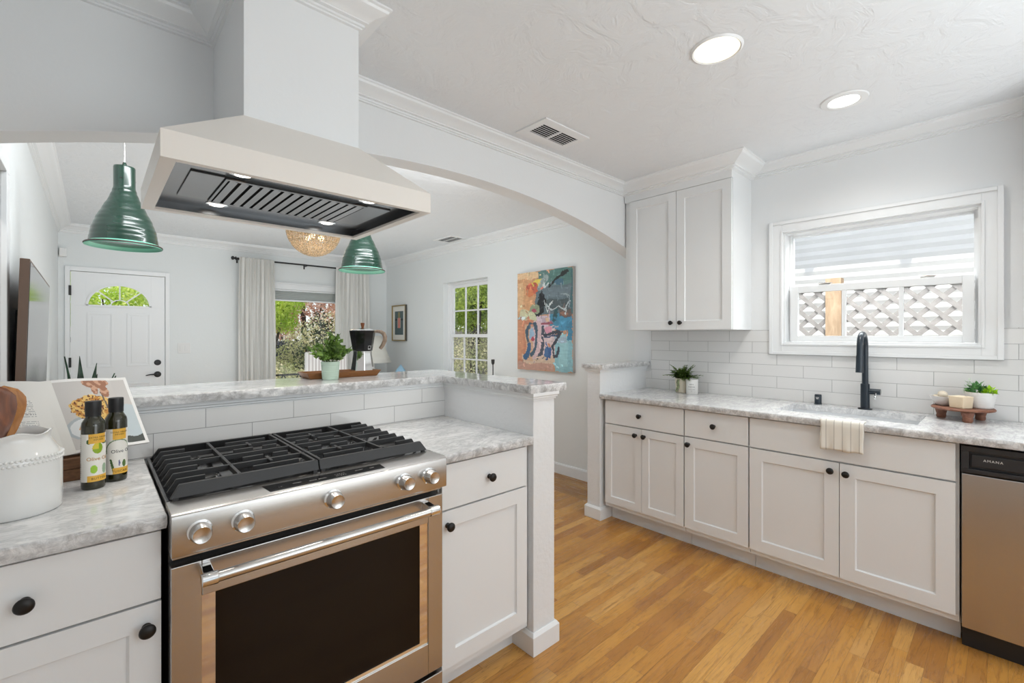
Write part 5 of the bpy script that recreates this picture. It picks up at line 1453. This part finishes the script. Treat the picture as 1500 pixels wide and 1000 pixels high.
# towel
bm = bmesh.new(); y0, y1 = .463, .637; path = [(2.745, ZC+.0045), (2.72, ZC+.005), (2.70, ZC+.005), (2.688, ZC+.003), (2.684, ZC-.006)] + [(2.683, ZC-.006-.018*k) for k in range(1, 8)] + [(2.684, .772)]
n = 24; rows = []
for k, (px, pz) in enumerate(path):
    rows.append([bm.verts.new((px - (.003*math.sin(i*.9)*max(0, (k-4)/8) if k > 4 else 0), y0+(y1-y0)*i/n + .0015*math.sin(k*.8), pz + (.003*math.sin(i*.5) if k == len(path)-1 else 0))) for i in range(n+1)])
for a, b in zip(rows, rows[1:]):
    for i in range(n): bm.faces.new((a[i], a[i+1], b[i+1], b[i]))
o = O('towel', bm, M['towel'], smooth=80, solid=.006); tag(o, 'cream striped towel folded over the counter edge at the sink', 'towel')

# fern pot + candle
def fern(bm):
    c = Vector((3.215, 1.635, ZC+.095))
    for k in range(46):
        a = random.uniform(0, 2*PI); L = random.uniform(.10, .175); el = random.uniform(.45, 1.3)
        dx = Vector((math.cos(a)*math.cos(el), math.sin(a)*math.cos(el)*1.15, math.sin(el)))
        if c.x + dx.x*L > 3.30: dx.x = (3.30-c.x)/L*.8
        pts = [c + dx*L*f + Vector((0, 0, -.055*f*f*(1.3-el*.5))) for f in [q/9 for q in range(10)]]
        tube(bm, pts, .0009, 4)
        for q in range(2, 10):
            d = (pts[q]-pts[q-1]).normalized(); sd = d.cross(Vector((0, 0, 1))).normalized() if abs(d.z) < .95 else Vector((1, 0, 0))
            w = .034*(1.2-q/10)
            for s_ in (1, -1):
                leaf(bm, pts[q], d*.5 + sd*s_ + rv()*.35, Vector((0, 0, 1)), w, w*.6); leaf(bm, (pts[q]+pts[q-1])/2, d*.5 + sd*s_ + rv()*.35, Vector((0, 0, 1)), w, w*.6)
t = plantpot('fern_pot', 'small fern in a cream textured pot beside the white candle', 3.215, 1.638, ZC, .042, .050, .105, M['cream_pot'], M['fern'], fern)
bm = bmesh.new()
c = Vector((3.17, 1.635, ZC+.10))
for q in range(9):
    p = c + Vector((-.012-.002*q, .004*math.sin(q), -.010*q)); 
    for s_ in (1, -1): leaf(bm, p, Vector((-.2, s_, -.4)), (1, 0, 0), .014, .009)
tube(bm, [c + Vector((-.012-.002*q, .004*math.sin(q), -.010*q)) for q in range(9)], .0009, 4)
O('trailing_stem', bm, M['leaf_pot'], t)
cxx, cyy = 3.19, 1.548
t = T('candle', 'white candle jar with printed lines beside the fern pot', 'candle', (cxx, cyy, ZC))
O('jar', LT([(0, 0), (.0385, 0), (.041, .003), (.041, .105), (.0395, .107), (.037, .105), (.037, .09), (0, .09)], (cxx, cyy, ZC), 40), M['ceramic_matte'], t, smooth=50)
bm = bmesh.new(); Rl = .0413
def wr(vc, ac=math.radians(200)):
    def f(co):
        a = ac + co.x/Rl; rr = Rl+co.z; return Vector((cxx+rr*math.cos(a), cyy+rr*math.sin(a), ZC+vc+co.y))
    return f
text_mesh('SIMPLE', .010, wr(.071), .0001, bm); text_mesh('PURPOSE', .011, wr(.053), .0001, bm); text_mesh('scented soy candle', .006, wr(.036), .0001, bm); text_mesh('7 oz', .0065, wr(.024), .0001, bm)
O('lettering', bm, mat('candle_ink', (.12, .12, .12), .6), t, smooth=0)
cyl_bm = bmesh.new(); cyl(cyl_bm, (cxx, cyy, ZC+.09), (cxx, cyy, ZC+.10), .001, seg=6); O('wick', cyl_bm, M['black'], t)

# riser with bowl, block and succulent
rx, ry_ = 3.205, .155
t = T('riser', 'small round wooden riser with turned feet near the right edge', 'riser', (rx, ry_, ZC))
zr = ZC+.048
O('board', LT([(0, .003), (.108, .003), (.116, .006), (.118, .011), (.114, .017), (.10, .018), (.098, .0165), (0, .0165)], (rx, ry_, zr), 48), M['wood_riser'], t, smooth=50)
for a in (math.radians(195), math.radians(75), math.radians(-48)):
    fx, fy = rx+.082*math.cos(a), ry_+.082*math.sin(a)
    O('foot', LT([(0, 0), (.016, 0), (.020, .008), (.0185, .02), (.024, .040), (.024, .048), (0, .048)], (fx, fy, ZC), 20), M['wood_riser'], t)
zs = zr+.0165
bx, by = 3.215, .228
O_ = O('bowl', LT([(0, 0), (.024, 0), (.034, .010), (.045, .028), (.052, .047), (.049, .047), (.040, .028), (.028, .014), (0, .010)], (bx, by, zs), 40), M['ceramic_matte'], smooth=50)
tag(O_, 'small white bowl of pale stones on the riser', 'bowl')
spots = [(-.018, .016, .038), (.014, .022, .038), (.020, -.014, .038), (-.014, -.020, .038), (0, 0, .060), (-.024, -.002, .055)]
names = ['pale stone at the back left of the bowl', 'pale stone at the wall side of the bowl', 'rounded pale stone at the right of the bowl', 'pale stone at the front of the bowl', 'pale stone on top of the heap in the bowl', 'pale stone leaning on the left bowl rim']
for (dx, dy, dz), nm in zip(spots, names):
    bm = bmesh.new(); bmesh.ops.create_icosphere(bm, subdivisions=2, radius=.0165)
    for v in bm.verts: v.co *= 1 + .18*noise.noise(v.co*60 + Vector((dx*90, dy*50, 0)))
    bmesh.ops.scale(bm, verts=bm.verts, vec=(1.1, 1.2, .85)); bmesh.ops.translate(bm, verts=bm.verts, vec=(bx+dx, by+dy, zs+dz)); o = O('stone', bm, M['garlic'], smooth=80)
    tag(o, nm, 'stone', 'stones in the white bowl')
bm = bmesh.new()
for v in (1,):
    bmesh.ops.create_cone(bm, cap_ends=True, segments=4, radius1=.042, radius2=.047, depth=.058, matrix=Matrix.Translation((3.150, .158, zs+.029+.0005)) @ Matrix.Rotation(math.radians(45+58), 4, 'Z'))
tag(O('wooden_cup', bm, M['soap'], bev=.003, smooth=0), 'pale square wooden cup at the front of the riser', 'cup')
def succ(bm):
    pass
sx, sy = 3.222, .092
t = T('succulent_pot', 'bright green succulents in a white ribbed pot on the riser', 'potted plant', (sx, sy, zs))
prof = [(0, 0), (.040, 0), (.044, .004)] + [(.044+.012*f + .001*math.sin(f*30), .004+.072*f) for f in [q/12 for q in range(1, 13)]] + [(.056, .078), (.052, .078), (.049, .066), (0, .066)]
O('pot', LT(prof, (sx, sy, zs), 40), M['ceramic_matte'], t, smooth=40)
for nm, mm, ox, oy, R_s, hh, n in (('dark_rosette', 'succ_dark', -.004, .012, .048, .062, 80), ('lime_rosette', 'succ_lime', -.014, -.030, .038, .044, 60), ('pale_sprig', 'succ_pale', .004, .038, .028, .095, 50)):
    bm = bmesh.new(); cc_ = Vector((sx+ox, sy+oy, zs+.070))
    for k in range(n):
        d = rv(.05, 1); p = cc_ + Vector((d.x*R_s*.4, d.y*R_s*.4, d.z*hh*random.uniform(.2, .7)))
        leaf(bm, p, d + rv()*.3, rv(), R_s*random.uniform(.45, .75), R_s*.36)
    O(nm, bm, M[mm], t, smooth=60)

# ------------------------------------------------------------------ outdoors
S('ground', B((-12, 20, -9, 24, -.30, -.12)), M['ground'], smooth=0)
# neighbouring house with lap siding
t = T('neighbour_house', 'white sided neighbouring house wall beyond the kitchen window', 'house', (5.8, 1, -.12))
bm = bmesh.new(); z = -.12; X0 = 5.75; poly = [(X0+.25, -.12)]
pr_ = []
while z < 3.0:
    pr_ += [(X0-.008, z), (X0+.004, z+.043)]; z += .086
poly = [(X0+.3, -.12)] + pr_[::1] + [(X0+.3, z)]
vsA = [bm.verts.new((x, -4, zz)) for x, zz in poly]; vsB = [bm.verts.new((x, 4.9, zz)) for x, zz in poly]
for i in range(len(poly)): bm.faces.new((vsA[i], vsA[(i+1) % len(poly)], vsB[(i+1) % len(poly)], vsB[i]))
O('siding', bm, M['siding'], t, smooth=0)
bm = bmesh.new(); box(bm, X0-.50, X0+.6, -4.2, 5.0, 3.02, 3.16); O('eave', bm, M['siding'], t, smooth=0)
bm = bmesh.new()
for k in range(10): box(bm, X0-.48, X0, -3.6+k*.8, -3.52+k*.8, 2.90, 3.02)
O('rafter_tails', bm, M['siding'], t, smooth=0)
# lattice fence
t = T('lattice_fence', 'weathered grey diagonal lattice fence outside the kitchen window', 'fence', (4.45, .6, -.12))
bm = bmesh.new(); L0, L1, zb_, zt_ = -1.2, 2.6, .9, 1.70; sp_ = .115; w_ = .032
def slat(y, sg, xx):
    # clip a 45 degree slat to the panel rectangle
    pts = []
    Hh = zt_-zb_
    ya, yb = y, y+sg*Hh; za, zb2 = zb_, zt_
    lo, hi = L0, L1
    def cl(y_, z_): return y_, z_
    if min(ya, yb) > hi or max(ya, yb) < lo: return
    if sg > 0:
        if ya < lo: za += lo-ya; ya = lo
        if yb > hi: zb2 -= yb-hi; yb = hi
    else:
        if ya > hi: za += ya-hi; ya = hi
        if yb < lo: zb2 -= lo-yb; yb = lo
    h = w_*.707
    prism(bm, [(ya-h, za), (ya+h, za), (yb+h, zb2), (yb-h, zb2)], xx, xx+.009, 'YZ')
y = L0-1.0
while y < L1+1.0:
    slat(y, 1, 4.445); slat(y+.05, -1, 4.456); y += sp_*1.414*.85
o = O('lattice', bm, M['lattice'], t, smooth=0)
bm = B((4.43, 4.48, L0, .90, zt_, zt_+.05), (4.43, 4.48, 1.01, L1, zt_, zt_+.05)); O('top_rail', bm, M['lattice'], t, smooth=0)
O('board_panel', B((4.445, 4.465, L0, L1, -.12, .9)), M['lattice'], t, smooth=0)
O('post', B((4.40, 4.50, .905, 1.01, -.12, 1.80)), M['post_tan'], t, smooth=0, label='tan wooden post')

def tree(name, label, x, y, z0, trunk_r, crowns, m, n, L, cat='tree', group='trees outside the living room'):
    t = T(name, label, cat, (x, y, z0), group)
    bm = bmesh.new(); zc_ = sum(c[2] for c in crowns)/len(crowns)
    tube(bm, [(x, y, z0), (x+.03, y, z0+(zc_-z0)*.4), (x-.02, y+.03, zc_)], [trunk_r, trunk_r*.8, trunk_r*.4], 10)
    for c in crowns: tube(bm, [(x, y, z0+(zc_-z0)*.5), ((x+c[0])/2, (y+c[1])/2, (z0+c[2])/2+.1), (c[0], c[1], c[2])], [trunk_r*.5, trunk_r*.35, trunk_r*.15], 6)
    O('trunk', bm, M['bark'], t)
    bm = bmesh.new()
    for k in range(n):
        c = crowns[k % len(crowns)]; d = rv(-.8, 1); r = random.random()**.4
        p = Vector((c[0]+d.x*c[3]*r, c[1]+d.y*c[3]*r, c[2]+d.z*c[4]*r))
        if p.z < z0+.02: p.z = z0+.02+random.random()*.1
        leaf(bm, p, rv(), rv(), L*random.uniform(.6, 1.3), L*.55*random.uniform(.7, 1.2))
    o = O('foliage', bm, m, t, smooth=0)
tree('maple_tree', 'lime green maple filling the left of the front window', 2.25, 9.2, -.12, .06, [(2.15, 9.2, 2.1, .55, .45), (2.0, 9.1, 1.6, .42, .33), (1.9, 9.6, 2.3, .6, .5), (2.60, 9.3, 1.65, .30, .36), (2.7, 9.3, 2.0, .35, .3)], M['maple'], 5200, .075)
tree('red_maple_tree', 'pink and copper leaved tree behind in the front window', 3.9, 12.0, -.12, .09, [(3.4, 12, 2.5, .9, .8), (4.4, 12.1, 2.3, 1.0, .9), (3.9, 12.3, 3.1, 1.0, .8), (4.8, 12, 1.8, .8, .7), (3.3, 12.2, 1.6, .6, .5)], M['maple_red'], 9000, .085)
tree('flowering_shrub', 'cream and olive shrub low in the right of the front window', 3.3, 10.2, -.12, .04, [(3.35, 10.2, 1.15, .5, .5), (3.9, 10.3, 1.3, .55, .6), (2.9, 10.1, .7, .45, .45), (3.5, 10.2, .5, .6, .4)], M['shrub'], 7000, .05, 'shrub', 'shrubs outside the front window')
tree('low_shrub', 'low pale green shrub in the lower left of the front window', 2.15, 8.6, -.12, .03, [(2.0, 8.6, .62, .40, .35), (2.5, 8.7, .55, .40, .33), (1.7, 8.7, .5, .3, .3)], M['shrub'], 4200, .045, 'shrub', 'shrubs outside the front window')
tree('dark_shrub', 'sparse dark branching shrub close to the front window', 2.75, 7.6, -.12, .015, [(2.62, 7.6, 1.25, .25, .4), (2.78, 7.65, 1.5, .18, .35), (2.5, 7.6, .95, .2, .25)], M['shrub_dark'], 420, .06, 'shrub', 'shrubs outside the front window')
tree('door_tree', 'bright green tree seen through the fan window of the front door', .3, 10.5, -.12, .08, [(.1, 10.5, 2.0, 1.0, .7), (.9, 10.6, 2.1, .8, .6), (-.6, 10.5, 1.9, .7, .6)], M['maple'], 6000, .09)
tree('hedge_tree', 'tall green leafy tree in the upper side window', 5.6, 7.2, -.12, .08, [(5.4, 6.9, 2.5, .8, .9), (5.9, 7.8, 2.6, .9, .9), (5.3, 6.6, 2.2, .6, .6), (6.3, 8.6, 2.5, .9, .9), (6.2, 8.4, 1.8, .7, .5), (5.5, 7.2, 1.75, .55, .4), (6.9, 9.4, 2.3, .9, 1.0)], M['hedge'], 17000, .07)
tree('vine_shrub', 'tangled grey green shrub in the lower side window', 5.3, 6.9, -.12, .03, [(5.2, 6.8, .9, .5, .5), (5.6, 7.2, 1.0, .6, .5), (6.0, 7.9, .9, .6, .5)], M['shrub'], 3200, .05, 'shrub', 'shrubs outside the side window')
t = T('dark_mass_panel', 'dark navy panel standing in for a dark mass beneath the lime maple', 'fence', (2.4, 11.0, -.12))  # made-up panel for an unidentified dark mass, no fence known here
O('panel', B((1.2, 3.55, 11.0, 11.05, -.12, 1.22)), M['navy'], t, smooth=0)
t = T('board_fence', 'weathered board fence beyond the side window', 'fence', (7.0, 8, -.12))
O('panel', B((7.0, 7.05, 7.2, 13, -.12, 1.5)), M['lattice'], t, smooth=0)
t = T('garden_bench', 'black metal bench with crossed struts outside the front window', 'bench', (2.1, 7.35, -.12))
O('top_rail', B((1.62, 2.75, 7.33, 7.36, .735, .76)), M['black'], t, smooth=0)
O('seat', B((1.62, 2.75, 7.36, 7.72, .30, .33)), M['black'], t, smooth=0)
bm = bmesh.new()
for k in range(5):
    x = 1.66+k*.22; cyl(bm, (x, 7.345, .34), (x+.20, 7.345, .735), .009, seg=8); cyl(bm, (x+.20, 7.35, .34), (x, 7.35, .735), .009, seg=8)
O('cross_struts', bm, M['black'], t)
for x in (1.64, 2.73):
    for y in (7.345, 7.70):
        bm = bmesh.new(); cyl(bm, (x, y, -.12), (x, y, .74 if y < 7.5 else .31), .012, seg=8); O('leg', bm, M['black'], t)
